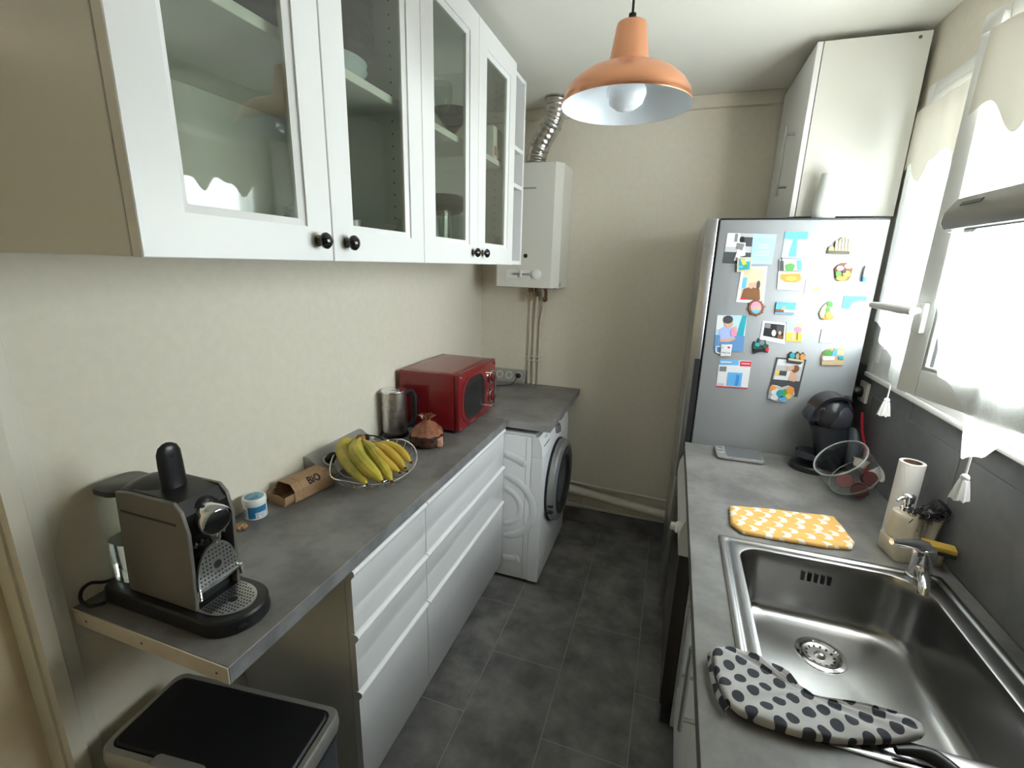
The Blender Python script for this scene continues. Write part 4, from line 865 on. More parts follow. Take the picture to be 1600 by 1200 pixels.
# ================================================================== RIGHT SIDE
# ---------------------------------------------------------------- refrigerator
FRY, FX0, FX1, FZ = 2.112, 1.290, 1.855, 1.869
FRM = mat('fridge_silver', (0.27, 0.28, 0.29), 0.52, 0.35); FRD = brushed('fridge_door_steel', (0.48, 0.48, 0.48), 0.3, (5, 5, 260), 0.06)
t = thing('refrigerator', 'tall silver refrigerator covered with magnets and photos', 'refrigerator', (1.55, 2.41, 0))
G().box(FX0, FX1, FRY, 2.71, 0.03, FZ-0.006, 0.004).build('body', FRM, t, **W)
G().box(FX0, FX1, FRY+0.001, 2.709, FZ-0.006, FZ, 0.002).build('top_cap', BLACK, t, **W)
G().box(FX0-0.007, FX0, FRY+0.012, 2.70, 0.06, FZ-0.01).build('seal', MATTEBLK, t, **W)
for z0_, z1_ in ((0.755, FZ), (0.045, 0.745)):
    d_ = G().box(1.238, FX0-0.0075, FRY, 2.71, z0_, z1_, 0.004, 3).build('door', FRD, t, **W)
    zz = (0.90, 1.30) if z0_ > 0.5 else (0.33, 0.70)
    G().box(1.2600, FX0-0.0085, FRY-0.0008, FRY+0.02, zz[0], zz[1], 0.0006, 1).build('recessed_grip', MATTEBLK, d_, **W)
G().box(FX0-0.02, FX1, FRY+0.02, 2.70, 0.004, 0.03).build('plinth', MATTEBLK, t, **W)
for x in (1.32, 1.82):
    for y in (2.15, 2.67): G().cyl((x, y, 0), (x, y, 0.006), 0.018, n=14).build('foot', BLACK, t, **W)

# cupboard above the refrigerator
CBY, CB0, CB1, CBT = 2.232, 1.572, 1.900, 2.495
t = thing('top_cupboard', 'cream cupboard above the refrigerator with bar handle', 'cupboard', (1.73, 2.52, 1.89))
G().box(CB0, CB1, CBY, CBY+0.018, 1.885, CBT, 0.001, 1).build('side_panel', CREAMW, t, **W)
G().box(CB0, CB1, 2.79, 2.808, 1.885, CBT, 0.001, 1).build('side_panel', CREAMW, t, **W)
G().box(CB0, CB1, CBY+0.018, 2.79, 1.885, 1.903).build('bottom_panel', CREAMW, t, **W)
G().box(CB0, CB1, CBY+0.018, 2.79, CBT-0.018, CBT).build('top_panel', CREAMW, t, **W)
G().box(CB1-0.006, CB1, CBY+0.018, 2.79, 1.903, CBT-0.018).build('back_panel', CREAMW, t, **W)
cd = G().box(CB0-0.022, CB0-0.003, CBY+0.001, 2.806, 1.884, CBT, 0.0015, 2).build('door', WHITE, t, **W)
hx, hy_ = CB0-0.055, 2.40
G().cyl((hx, hy_, 1.985), (hx, hy_, 2.26), 0.006, n=14).build('bar_handle', ALU, cd, **W)
for z in (2.02, 2.225): G().cyl((hx, hy_, z), (CB0-0.022, hy_, z), 0.005, n=10).build('handle_post', ALU, cd, **W)
G().lathe([(0.006, 0), (0.005, 0.001), (0.001, 0.0012)], (CB1-0.035, CBY, CBT-0.018), (0, -1, 0), 12).build('screw_cap', mat('brown_cap', (0.16, 0.13, 0.09), 0.5), t, **W)
# vase
o = G().lathe([(0.034, 0), (0.038, 0.004), (0.042, 0.03), (0.039, 0.08), (0.032, 0.13), (0.031, 0.162), (0.0285, 0.162), (0.03, 0.13), (0.037, 0.08), (0.001, 0.006)], n=36).build('vase', mat('white_glazed_vase', (0.72, 0.75, 0.72), 0.35)); o.location = (1.655, 2.172, FZ+0.0003)
tag(o, 'plain white vase standing on top of the refrigerator', 'vase')

# ---------------------------------------------------------------- magnets, photos and cards on the refrigerator side
def fm(px, py): p = UY(px, py, FRY); return Vector((p.x, 0, p.z))
def cm(name, c, r=0.45): return mat('print_'+name, tuple(x*0.8 for x in c), r, spec=0.25)
PR = {k: cm(k, v) for k, v in dict(white=(0.66, 0.67, 0.68), black=(0.02, 0.02, 0.022), grey=(0.20, 0.20, 0.21), lgrey=(0.45, 0.46, 0.47), dgrey=(0.07, 0.07, 0.075), ltblue=(0.34, 0.52, 0.80), sky=(0.12, 0.40, 0.72), paleblue=(0.40, 0.58, 0.70), blue=(0.05, 0.25, 0.60), teal=(0.03, 0.32, 0.38), green=(0.10, 0.32, 0.08), dgreen=(0.03, 0.09, 0.07), yellow=(0.75, 0.52, 0.10), orange=(0.78, 0.28, 0.06), red=(0.62, 0.03, 0.05), pink=(0.80, 0.28, 0.42), skin=(0.62, 0.36, 0.25), brown=(0.20, 0.09, 0.04), tan=(0.52, 0.38, 0.22), cream=(0.58, 0.50, 0.34), stone=(0.36, 0.32, 0.20), dstone=(0.12, 0.10, 0.06), purple=(0.40, 0.10, 0.40), jeans=(0.12, 0.26, 0.48), lav=(0.36, 0.45, 0.78)).items()}
LAYER = 0.00025
def card(name, quad, base, prints, label, cat, th=0.0015, lift=0.0):
    """quad: pixel corners TL,TR,BR,BL; prints: (uv polygon, colour) painted as thin raised ink"""
    Q = [fm(*p) for p in quad]; c = sum(Q, Vector())/4
    t = thing(name, label, cat, (c.x, FRY-0.0002-lift, min(p.z for p in Q)))
    def P(u, v, y): p = (Q[0]*(1-u)+Q[1]*u)*(1-v)+(Q[3]*(1-u)+Q[2]*u)*v; return Vector((p.x, y, p.z))
    y0_ = FRY-0.0002-lift
    bd = [(0, 0), (1, 0), (1, 1), (0, 1)]
    G().loft([[P(u, v, y0_) for u, v in bd], [P(u, v, y0_-th) for u, v in bd]]).build('backing', PR[base], t, smooth=0, world=True)
    for k, (poly, colr) in enumerate(prints):
        ya = y0_-th; yb_ = ya-LAYER*(k+1)
        G().loft([[P(u, v, ya) for u, v in poly], [P(u, v, yb_) for u, v in poly]]).build('printed_area', PR[colr], t, smooth=0, world=True)
    return t
def R(u0, v0, u1, v1): return [(u0, v0), (u1, v0), (u1, v1), (u0, v1)]
def E_(cu, cv, ru, rv, n=14): return [(cu+ru*math.cos(2*PI*i/n), cv+rv*math.sin(2*PI*i/n)) for i in range(n)]
card('photo_print', [(1137, 364), (1177, 365), (1171, 413), (1129, 411)], 'lgrey', [(R(0, 0.62, 1, 1), 'dgrey'), (R(0, 0, 0.5, 0.45), 'white'), (R(0.3, 0.02, 0.42, 0.28), 'grey'), (R(0.62, 0.12, 1, 0.42), 'dgrey'), ([(0.5, 0.3), (0.75, 0.3), (0.8, 0.72), (0.62, 0.76), (0.5, 0.9), (0.4, 0.9), (0.48, 0.6)], 'white'), (E_(0.60, 0.2, 0.09, 0.1), 'black'), ([(0.42, 0.32), (0.72, 0.34), (0.66, 0.56), (0.42, 0.5)], 'grey')], 'black and white photo print of a walking figure in white', 'photo')
card('invitation_card', [(1177, 365), (1214, 366), (1206, 413), (1172, 413)], 'ltblue', [(R(0.06, 0.05, 0.94, 0.13), 'paleblue'), (R(0.3, 0.34, 0.7, 0.37), 'white'), (R(0.3, 0.44, 0.7, 0.47), 'white'), (R(0.2, 0.58, 0.8, 0.60), 'white'), (R(0.2, 0.68, 0.8, 0.70), 'white'), (R(0.06, 0.88, 0.94, 0.95), 'paleblue')], 'pale blue printed card beside the black and white photo', 'card')
card('photo_print', [(1159, 417), (1199, 416), (1193, 474), (1150, 472)], 'white', [(R(0.12, 0.06, 0.9, 0.92), 'cream'), (R(0.12, 0.3, 0.28, 0.6), 'sky'), ([(0.2, 0.62), (0.45, 0.55), (0.62, 0.5), (0.8, 0.62), (0.86, 0.92), (0.14, 0.92)], 'brown'), (E_(0.47, 0.52, 0.09, 0.085), 'skin'), (E_(0.62, 0.50, 0.09, 0.09), 'skin'), (E_(0.73, 0.5, 0.07, 0.12), 'dgrey'), (R(0.14, 0.86, 0.3, 0.92), 'red')], 'white-bordered photo print of two people in dark clothes', 'photo')
card('souvenir_magnet', [(1152, 402), (1174, 402), (1173, 423), (1151, 425)], 'cream', [(R(0.1, 0.1, 0.9, 0.9), 'teal'), ([(0.2, 0.15), (0.5, 0.12), (0.68, 0.5), (0.4, 0.55)], 'yellow'), (E_(0.6, 0.62, 0.12, 0.12), 'green'), (R(0.12, 0.58, 0.4, 0.72), 'sky'), (R(0.55, 0.12, 0.88, 0.3), 'paleblue')], 'small framed magnet with teal and yellow picture', 'magnet', 0.006, 0.004)
card('photo_magnet', [(1227, 362), (1263, 362), (1257, 404), (1221, 402)], 'paleblue', [(R(0, 0, 1, 0.28), 'sky'), ([(0.45, 0.05), (0.55, 0.05), (0.62, 0.95), (0.28, 0.95)], 'sky'), ([(0.6, 0.4), (1, 0.3), (1, 1), (0.66, 1)], 'white')], 'pale blue photo magnet of a slender tower', 'magnet')
card('souvenir_magnet', [(1216, 424), (1254, 424), (1251, 454), (1214, 452)], 'white', [([(0.1, 0.15), (0.9, 0.12), (0.98, 0.42), (0.75, 0.6), (0.3, 0.58), (0.08, 0.4)], 'orange'), (E_(0.55, 0.38, 0.22, 0.12), 'yellow'), (R(0.15, 0.0, 0.85, 0.12), 'cream')], 'white magnet with an orange sunset', 'magnet', 0.004)
card('souvenir_magnet', [(1217, 405), (1252, 405), (1253, 423), (1217, 423)], 'lgrey', [(R(0.02, 0.15, 0.2, 1), 'dgrey'), (R(0.08, -0.15, 0.14, 0.2), 'dgrey'), ([(0.25, 0.5), (0.5, 0.35), (0.7, 0.5), (0.6, 1), (0.3, 1)], 'green'), (R(0.8, 0.1, 0.98, 0.95), 'sky')], 'magnet with small bottles above the sunset', 'magnet', 0.006)
card('photo_magnet', [(1260, 436), (1297, 440), (1292, 463), (1256, 460)], 'white', [(R(0.06, 0.08, 0.94, 0.6), 'paleblue'), (R(0.06, 0.55, 0.94, 0.85), 'cream'), ([(0.3, 0.75), (0.45, 0.35), (0.55, 0.4), (0.7, 0.72)], 'tan'), (R(0.08, 0.5, 0.26, 0.8), 'lgrey')], 'white-edged magnet of a sandy domed town', 'magnet')
def blob(name, pts, base, prints, label, cat, th=0.006):
    P = [fm(*p) for p in pts]; c = sum(P, Vector())/len(P)
    t = thing(name, label, cat, (c.x, FRY-0.0002, min(p.z for p in P))); y0_ = FRY-0.0002
    sh = [c+(p-c)*0.93 for p in P]
    G().loft([[Vector((p.x, y0_, p.z)) for p in P], [Vector((p.x, y0_-th*0.7, p.z)) for p in P], [Vector((p.x, y0_-th, p.z)) for p in sh]]).build('backing', PR[base], t, smooth=0, world=True)
    for k, (pp, colr, ex) in enumerate(prints):
        Pp = [fm(*p) for p in pp]
        G().loft([[Vector((p.x, y0_-th, p.z)) for p in Pp], [Vector((p.x, y0_-th-ex-LAYER*k, p.z)) for p in Pp]]).build('moulded_area', PR[colr], t, smooth=0, world=True)
    return t
def pe(cx_, cy_, rx, ry, n=14): return [(cx_+rx*math.cos(2*PI*i/n), cy_+ry*math.sin(2*PI*i/n)) for i in range(n)]
blob('temple_magnet', [(1291, 396), (1294, 386), (1299, 384), (1302, 388), (1304, 378), (1309, 375), (1314, 371), (1320, 371), (1326, 374), (1331, 380), (1331, 390), (1326, 397)], 'stone', [([(1303+5*k, 392), (1305+5*k, 376-k), (1308+5*k, 375-k), (1307+5*k, 392)], 'cream', 0.002) for k in range(5)]+[([(1293, 396), (1294, 392), (1326, 393), (1326, 397)], 'dstone', 0.001)], 'stone-coloured moulded magnet of temple columns', 'magnet', 0.008)
blob('heart_magnet', [(1304, 434), (1303, 420), (1308, 414), (1315, 411), (1322, 411), (1331, 414), (1332, 420), (1329, 432), (1324, 438), (1308, 439)], 'brown', [(pe(1312, 419, 6, 4), 'pink', 0.002), (pe(1325, 416, 7, 4), 'pink', 0.002), (pe(1309, 428, 4, 5), 'green', 0.002), (pe(1322, 428, 6, 5), 'yellow', 0.002), (pe(1314, 435, 9, 3.5), 'orange', 0.002), (pe(1318, 424, 3, 3), 'dgrey', 0.002)], 'moulded magnet with pink hearts over a market scene', 'magnet')
t = thing('bottle_magnet', 'tiny white and blue bottle magnet beside the hearts', 'magnet', fm(1348, 440)+Vector((0, FRY-0.008, 0))); h_ = fm(1349, 415).z-fm(1348, 440).z
G().lathe([(0.0065, 0), (0.0075, 0.002), (0.0075, h_*0.3)], n=16).build('blue_foot', PR['sky'], t)
G().lathe([(0.0074, h_*0.3), (0.0074, h_*0.8), (0.0055, h_*0.85), (0.0055, h_)], n=16, cap0=False).build('bottle', PR['white'], t)
card('photo_magnet', [(1319, 462), (1354, 463), (1350, 485), (1315, 482)], 'white', [([(0, 0), (1, 0), (1, 0.35), (0.45, 0.5), (0.3, 1), (0, 1)], 'sky'), ([(0.5, 0.45), (0.8, 0.3), (1, 0.5), (1, 1), (0.35, 1)], 'white')], 'magnet of a white village above blue sea', 'magnet')
card('souvenir_magnet', [(1213, 472), (1244, 473), (1240, 491), (1210, 490)], 'sky', [(R(0, 0.6, 1, 0.88), 'brown'), ([(0.3, 0.65), (0.36, 0.3), (0.46, 0.35), (0.52, 0.65)], 'tan'), (R(0.45, 0.6, 1, 0.85), 'lgrey')], 'thick rectangular magnet of a tower beside blue water', 'magnet', 0.006)
wp = pe(1181, 481, 12.5, 12.5, 18)
wt = blob('wheel_magnet', wp, 'brown', [(pe(1181, 480, 8.5, 9), 'pink', 0.0005), ([(1173.5, 484), (1188.5, 484), (1186, 488), (1181, 490), (1176, 488)], 'sky', 0.0007), ([(1175, 483), (1179, 478), (1184, 479), (1187, 475), (1187.5, 483.5)], 'tan', 0.0007)], "round ship's wheel magnet with a pink sunset", 'magnet')
c0 = fm(1181, 481)
for k in range(8):
    a = 2*PI*k/8+0.2; p = c0+Vector((0.034*math.cos(a), 0, 0.034*math.sin(a))); q0 = c0+Vector((0.024*math.cos(a), 0, 0.024*math.sin(a)))
    G().cyl((q0.x, FRY-0.003, q0.z), (p.x, FRY-0.003, p.z), 0.002, 0.0025, 8).build('spoke', PR['brown'], wt, world=True)
blob('souvenir_magnet', [(1279, 490), (1283, 481), (1289, 474), (1296, 472), (1299, 478), (1300, 488), (1304, 494), (1300, 499), (1286, 500), (1281, 497)], 'cream', [(pe(1296, 475, 4.5, 4.5), 'green', 0.003), (pe(1293, 484, 3, 4), 'green', 0.002), (pe(1294, 492, 5, 5), 'yellow', 0.003), ([(1282, 496), (1302, 494), (1300, 498), (1286, 499)], 'orange', 0.001)], 'cream pear-shaped magnet with green top and yellow fruit', 'magnet')
card('photo_print', [(1121, 492), (1167, 493), (1161, 550), (1115, 548)], 'paleblue', [(R(0, 0.02, 0.4, 0.4), 'white'), ([(0.85, 0), (1, 0), (0.95, 0.55), (0.7, 0.6)], 'teal'), (R(0, 0.55, 1, 1), 'jeans'), ([(0.1, 0.4), (0.3, 0.3), (0.6, 0.32), (0.66, 0.66), (0.2, 0.7)], 'lav'), ([(0.15, 0.66), (0.7, 0.62), (0.72, 0.72), (0.2, 0.74)], 'skin'), ([(0.55, 0.72), (0.8, 0.6), (0.98, 0.9), (0.8, 1), (0.6, 0.9)], 'jeans'), (E_(0.42, 0.22, 0.15, 0.13), 'skin'), (E_(0.38, 0.12, 0.17, 0.11), 'dgrey'), (E_(0.62, 0.46, 0.11, 0.12), 'pink'), (E_(0.64, 0.36, 0.07, 0.06), 'skin')], 'colour photo of a person in blue holding a baby', 'photo')
# mug magnet
t = thing('mug_magnet', 'white mug-shaped magnet reading I love MALTA with red heart', 'magnet', fm(1133, 557)+Vector((0, FRY-0.003, 0))); L0 = Vector(t.location)
mp = [fm(*p)-Vector((L0.x, 0, L0.z)) for p in ((1126, 538), (1144, 538), (1141, 556), (1125, 556))]
G().loft([[Vector((p.x, 0.0025, p.z)) for p in mp], [Vector((p.x, -0.003, p.z)) for p in mp], [Vector((p.x*0.9, -0.005, p.z*0.96+0.001)) for p in mp]]).build('mug', PR['white'], t, smooth=0)
hp = [fm(*p)-Vector((L0.x, 0, L0.z)) for p in ((1126, 541), (1119, 542), (1119, 550), (1126, 552))]
G().tube(catmull([Vector((p.x, 0, p.z)) for p in hp], 5, False), 0.0028, 8).build('handle', PR['white'], t)
def ft(body, px, py, size, m): p = fm(px, py)-Vector((L0.x, 0, L0.z)); text(body, size, PR[m], t, frame_M((p.x, -0.0052, p.z), (1, 0, 0), (0, 0, 1)))
ft('I', 1129, 543, 0.014, 'black'); ft('MALTA', 1134, 551, 0.011, 'black')
p = fm(1138.5, 542.5)-Vector((L0.x, 0, L0.z)); G().prism([(p.x+0.0055*0.062*(16*math.sin(a)**3), p.z+0.0055*0.062*(13*math.cos(a)-5*math.cos(2*a)-2*math.cos(3*a)-math.cos(4*a))) for a in [2*PI*i/20 for i in range(20)]], 'y', -0.0049, -0.0054).build('heart', PR['red'], t, smooth=0)
card('photo_print', [(1192, 501), (1229, 505), (1226, 538), (1187, 530)], 'white', [(R(0.1, 0.1, 0.92, 0.78), 'black'), (R(0.12, 0.12, 0.35, 0.35), 'grey'), (E_(0.52, 0.55, 0.09, 0.16), 'white'), ([(0.6, 0.15), (0.9, 0.15), (0.9, 0.5), (0.62, 0.5)], 'dgrey'), (E_(0.76, 0.5, 0.06, 0.1), 'skin'), (R(0.68, 0.62, 0.88, 0.76), 'brown')], 'instant photo print with white border and dark picture', 'photo')
card('picture_magnet', [(1229, 503), (1254, 506), (1252, 534), (1227, 533)], 'cream', [(R(0, 0.55, 1, 1), 'yellow'), (R(0, 0.0, 0.5, 0.45), 'paleblue'), (E_(0.72, 0.34, 0.26, 0.16), 'pink'), (R(0.35, 0.6, 0.55, 0.9), 'cream'), (R(0.68, 0.5, 0.74, 0.9), 'brown')], 'yellow picture magnet with a pink parasol', 'magnet', 0.003)
blob('leaf_magnet', [(1175, 540), (1178, 533), (1182, 535), (1185, 528), (1190, 533), (1196, 531), (1197, 537), (1201, 539), (1199, 546), (1200, 551), (1188, 549), (1177, 553)], 'dgreen', [(pe(1183, 538, 4, 3), 'teal', 0.002), (pe(1190, 535, 4, 4), 'grey', 0.002), (pe(1195, 540, 4, 3), 'dgreen', 0.003), ([(1177, 545), (1196, 544), (1196, 548.5), (1178, 550)], 'black', 0.004), ([(1196, 544), (1201, 543), (1200, 549), (1196, 548.5)], 'red', 0.003)], 'dark green leaf-shaped magnet with a black ribbon', 'magnet')
card('photo_magnet', [(1284, 514), (1318, 515), (1316, 537), (1280, 535)], 'white', [(R(0.05, 0.1, 0.95, 0.2), 'lgrey'), ([(0.3, 0.5), (0.6, 0.35), (0.95, 0.55), (0.9, 0.62), (0.4, 0.6)], 'lgrey'), ([(0.05, 0.7), (0.3, 0.75), (0.6, 0.7), (0.95, 0.85), (0.95, 0.92), (0.05, 0.85)], 'lgrey')], 'pale grey and white engraved-looking magnet', 'magnet', 0.003)
blob('beach_magnet', [(1283, 571), (1282, 558), (1286, 549), (1293, 545), (1305, 543), (1319, 545), (1317, 571)], 'tan', [([(1286, 555), (1288, 548), (1296, 546), (1300, 550), (1297, 556)], 'green', 0.002), ([(1300, 549), (1304, 544), (1308, 545), (1306, 556), (1299, 556)], 'sky', 0.002), ([(1307, 546), (1318, 547), (1317, 555), (1307, 554)], 'cream', 0.001), ([(1285, 556), (1303, 556), (1303, 562), (1285, 563)], 'white', 0.002), ([(1283, 564), (1317, 563), (1316, 570), (1283, 570)], 'tan', 0.001), ([(1309, 556), (1317, 556), (1317, 561), (1309, 561)], 'teal', 0.0015)], 'moulded beach magnet with palm green and white bus', 'magnet')
blob('hut_magnet', [(1229, 566), (1231, 553), (1236, 549), (1242, 553), (1246, 549), (1251, 553), (1255, 550), (1258, 555), (1256, 564), (1250, 569)], 'dgrey', [(pe(1237, 555, 4, 4.5), 'teal', 0.003), (pe(1245, 556, 3, 4.5), 'stone', 0.003), (pe(1253, 557, 4, 4.5), 'orange', 0.003), ([(1231, 559), (1255, 562), (1254, 565), (1231, 562)], 'cream', 0.002)], 'dark magnet with teal, tan and orange rounded figures', 'magnet', 0.009)
card('info_leaflet', [(1124, 562), (1174, 564), (1168, 607), (1119, 604)], 'white', [(R(0, 0.0, 0.62, 0.18), 'sky'), (R(0.66, 0.02, 1, 0.2), 'red'), (R(0.04, 0.24, 0.26, 0.42), 'grey'), (R(0.32, 0.44, 0.78, 0.94), 'sky'), ([(0.6, 0.5), (0.7, 0.55), (0.68, 0.92), (0.58, 0.92)], 'blue'), (R(0.04, 0.86, 0.24, 0.94), 'lgrey'), (R(0, 0.965, 1, 1), 'red'), (R(0.05, 0.06, 0.4, 0.1), 'white'), (R(0.7, 0.09, 0.96, 0.12), 'white')], 'square blue and red printed leaflet', 'leaflet', 0.0012)
card('photo_print', [(1213, 558), (1260, 562), (1246, 620), (1199, 616)], 'dgrey', [(R(0.06, 0.04, 0.94, 0.58), 'lgrey'), (R(0.08, 0.04, 0.9, 0.2), 'white'), (R(0.1, 0.34, 0.22, 0.46), 'yellow'), (R(0.22, 0.34, 0.5, 0.46), 'dgrey'), (R(0.1, 0.48, 0.55, 0.58), 'white'), (E_(0.72, 0.26, 0.12, 0.1), 'brown'), ([(0.55, 0.38), (0.75, 0.36), (0.85, 0.5), (0.78, 0.6), (0.58, 0.58)], 'skin'), (E_(0.6, 0.24, 0.07, 0.06), 'skin'), (E_(0.5, 0.28, 0.06, 0.06), 'skin'), (R(0.46, 0.34, 0.56, 0.5), 'white')], 'dark-bordered photo of a person kissing a child', 'photo')
blob('carnival_magnet', [(1199, 622), (1201, 606), (1206, 601), (1214, 602), (1221, 605), (1231, 602), (1240, 606), (1241, 616), (1236, 622), (1226, 629), (1210, 627)], 'lgrey', [(pe(1207, 605, 5, 3.5), 'orange', 0.003), (pe(1234, 609, 6, 6), 'orange', 0.004), (pe(1212, 612, 8, 5), 'white', 0.002), (pe(1219, 614, 7, 6), 'teal', 0.003), (pe(1226, 612, 5, 5), 'green', 0.003), (pe(1231, 618, 5, 4), 'yellow', 0.003), (pe(1209, 620, 6, 4), 'white', 0.002), (pe(1222, 622, 6, 4), 'sky', 0.002)], 'colourful moulded magnet at the foot of the dark photo', 'magnet', 0.008)

# ---------------------------------------------------------------- right worktop, sink cabinet, cooker front
XW = 1.2631; SX0, SX1, SY0, SY1 = 1.342, 1.872, 0.735, 1.347
t = thing('worktop', 'grey stone-look worktop with inset sink under the window', 'worktop', (1.59, 1.0, 0.882))
g = G(); xa, xb = XW, XR-0.0095; ya, yb_ = -0.20, FRY-0.003; hx0, hx1, hy0, hy1 = SX0+0.012, SX1-0.012, SY0+0.012, SY1-0.012
for bb_ in ((xa, xb, ya, hy0), (xa, xb, hy1, yb_), (xa, hx0, hy0, hy1), (hx1, xb, hy0, hy1)): g.box(*bb_, 0.882, WT)
g.build('slab', LAM, t, smooth=0, **W)
G().box(XW-0.001, XW, ya, yb_, 0.883, WT-0.001).build('edge_band', mat('dark_edge_band', (0.10, 0.10, 0.095), 0.45), t, smooth=0, **W)
t = thing('sink_cabinet', 'white sink cabinet with two doors and bar handles', 'cabinet', (1.6, 0.97, 0))
G().box(1.328, XR-0.012, 0.475, 0.491, 0.10, 0.880).build('side_panel', WHITE, t, **W)
G().box(1.328, XR-0.012, 1.465, 1.481, 0.10, 0.880).build('side_panel', WHITE, t, **W)
G().box(1.328, XR-0.012, 0.491, 1.465, 0.10, 0.116).build('bottom_panel', WHITE, t, **W)
G().box(1.36, 1.375, 0.475, 1.481, 0.002, 0.099).build('plinth', mat('grey_plinth2', (0.10, 0.10, 0.10), 0.5), t, **W)
for y0_, y1_, hy_, hz0, hz1 in ((0.477, 1.066, 0.990, 0.575, 0.82), (1.070, 1.480, 1.146, 0.552, 0.812)):
    d_ = G().box(1.306, 1.326, y0_, y1_, 0.10, 0.872, 0.0015, 2).build('door', WHITE, t, **W)
    G().cyl((1.271, hy_, hz0), (1.271, hy_, hz1), 0.006, n=14).build('bar_handle', ALU, d_, **W)
    for z in (hz0+0.035, hz1-0.035): G().cyl((1.271, hy_, z), (1.306, hy_, z), 0.005, n=10).build('handle_post', ALU, d_, **W)
t = thing('under_counter_oven', 'white under-counter cooker with dark door beside the refrigerator', 'oven', (1.6, 1.79, 0))
OVW = mat('oven_white', (0.60, 0.59, 0.55), 0.35); OVB = mat('oven_brown_glass', (0.030, 0.024, 0.021), 0.25)
G().box(1.30, XR-0.014, 1.492, 2.095, 0.02, 0.878, 0.003).build('body', OVW, t, **W)
cpn = [(1.30, 0.735), (1.252, 0.735), (1.246, 0.78), (1.249, 0.83), (1.262, 0.866), (1.30, 0.874)]
G().prism(cpn, 'y', 1.494, 2.093).build('control_panel', OVW, t, smooth=40, **W)
od = G().box(1.254, 1.2995, 1.494, 2.093, 0.105, 0.732, 0.004, 3).build('oven_door', OVB, t, **W)
G().box(1.262, 1.2995, 1.494, 2.093, 0.022, 0.102, 0.003).build('plinth_drawer', mat('oven_plinth', (0.04, 0.036, 0.033), 0.4), t, **W)
for k, y in enumerate((1.535, )): G().lathe([(0.020, 0), (0.020, 0.010), (0.014, 0.014), (0.013, 0.030), (0.003, 0.031)], (1.248, y, 0.815), (-0.99, 0, 0.1), 20).build('knob', PVC, t, **W)
for x in (1.34, 1.86):
    for y in (1.53, 2.05): G().cyl((x, y, 0), (x, y, 0.021), 0.015, n=12).build('foot', BLACK, t, **W)

# ---------------------------------------------------------------- sink
t = thing('kitchen_sink', 'stainless steel single-bowl sink with basket strainer', 'sink', (1.6, 1.04, 0.74))
n_ = 8
def L_(x0_, x1_, y0_, y1_, r, z): return rrect(x0_, x1_, y0_, y1_, r, z, n_)
bx0_, bx1_, by0_, by1_ = 1.392, 1.812, 0.790, 1.303
rc = [0.055, 0.085, 0.055, 0.055]
def bl(d, z, k=0.0): return L_(bx0_+d, bx1_-d, by0_+d, by1_-d, [max(0.02, r-d*k) for r in rc], z)
flo = [L_(SX0, SX1, SY0, SY1, 0.012, WT+0.0003), L_(SX0, SX1, SY0, SY1, 0.012, WT+0.0025), L_(SX0+0.004, SX1-0.004, SY0+0.004, SY1-0.004, 0.012, WT+0.0045),
       L_(SX0+0.014, SX1-0.014, SY0+0.014, SY1-0.014, 0.014, WT+0.0045), L_(SX0+0.017, SX1-0.017, SY0+0.017, SY1-0.017, 0.014, WT+0.002), L_(SX0+0.024, SX1-0.024, SY0+0.024, SY1-0.024, 0.016, WT+0.002), L_(SX0+0.027, SX1-0.027, SY0+0.027, SY1-0.027, 0.018, WT+0.0035)]
bas = [bl(-0.006, WT+0.0035), bl(-0.002, WT+0.002), bl(0.0, WT-0.004), bl(0.004, WT-0.03), bl(0.012, WT-0.135), bl(0.016, WT-0.152), bl(0.026, WT-0.166), bl(0.040, WT-0.1705), bl(0.058, WT-0.1725, 0.1)]
DRC = Vector((1.588, 1.168, 0)); zb = WT-0.176
dr_ring = []
base_r = bas[-1]
for p in base_r:
    d = Vector((p.x-DRC.x, p.y-DRC.y, 0)).normalized(); dr_ring.append(DRC+d*0.056+Vector((0, 0, zb)))
G().loft(flo+bas+[dr_ring], True, False, False).build('bowl', SINKM, t, smooth=40, **W)
G().lathe([(0.057, 0.0), (0.056, 0.0025), (0.046, 0.003), (0.041, -0.001), (0.040, -0.012), (0.001, -0.013)], (DRC.x, DRC.y, zb), n=40, cap0=False).build('drain', CHROME, t, **W)
st = G().lathe([(0.0385, -0.003), (0.0395, 0.0005), (0.034, -0.001), (0.020, -0.007), (0.018, -0.007), (0.014, -0.003), (0.010, 0.004), (0.006, 0.006), (0.001, 0.0062)], (DRC.x, DRC.y, zb), n=36).build('strainer', STEEL, t, **W)
g = G()
for k in range(14):
    a = 2*PI*k/14; c_, s_ = math.cos(a), math.sin(a); p = lambda r, w_, z: (DRC.x+r*c_-w_*s_, DRC.y+r*s_+w_*c_, zb+z)
    g.loft([[p(0.021, -0.0015, -0.0064), p(0.033, -0.0028, -0.0010), p(0.033, 0.0028, -0.0010), p(0.021, 0.0015, -0.0064)], [p(0.021, -0.0015, -0.0058), p(0.033, -0.0028, -0.0004), p(0.033, 0.0028, -0.0004), p(0.021, 0.0015, -0.0058)]])
g.build('strainer_slots', DARKH, st, kind='stuff', **W)
for k in range(5): G().box(1.552+0.0155*k, 1.561+0.0155*k, by1_-0.009, by1_-0.003, WT-0.058, WT-0.032, 0.001).build('overflow_slot', DARKH, t, **W)

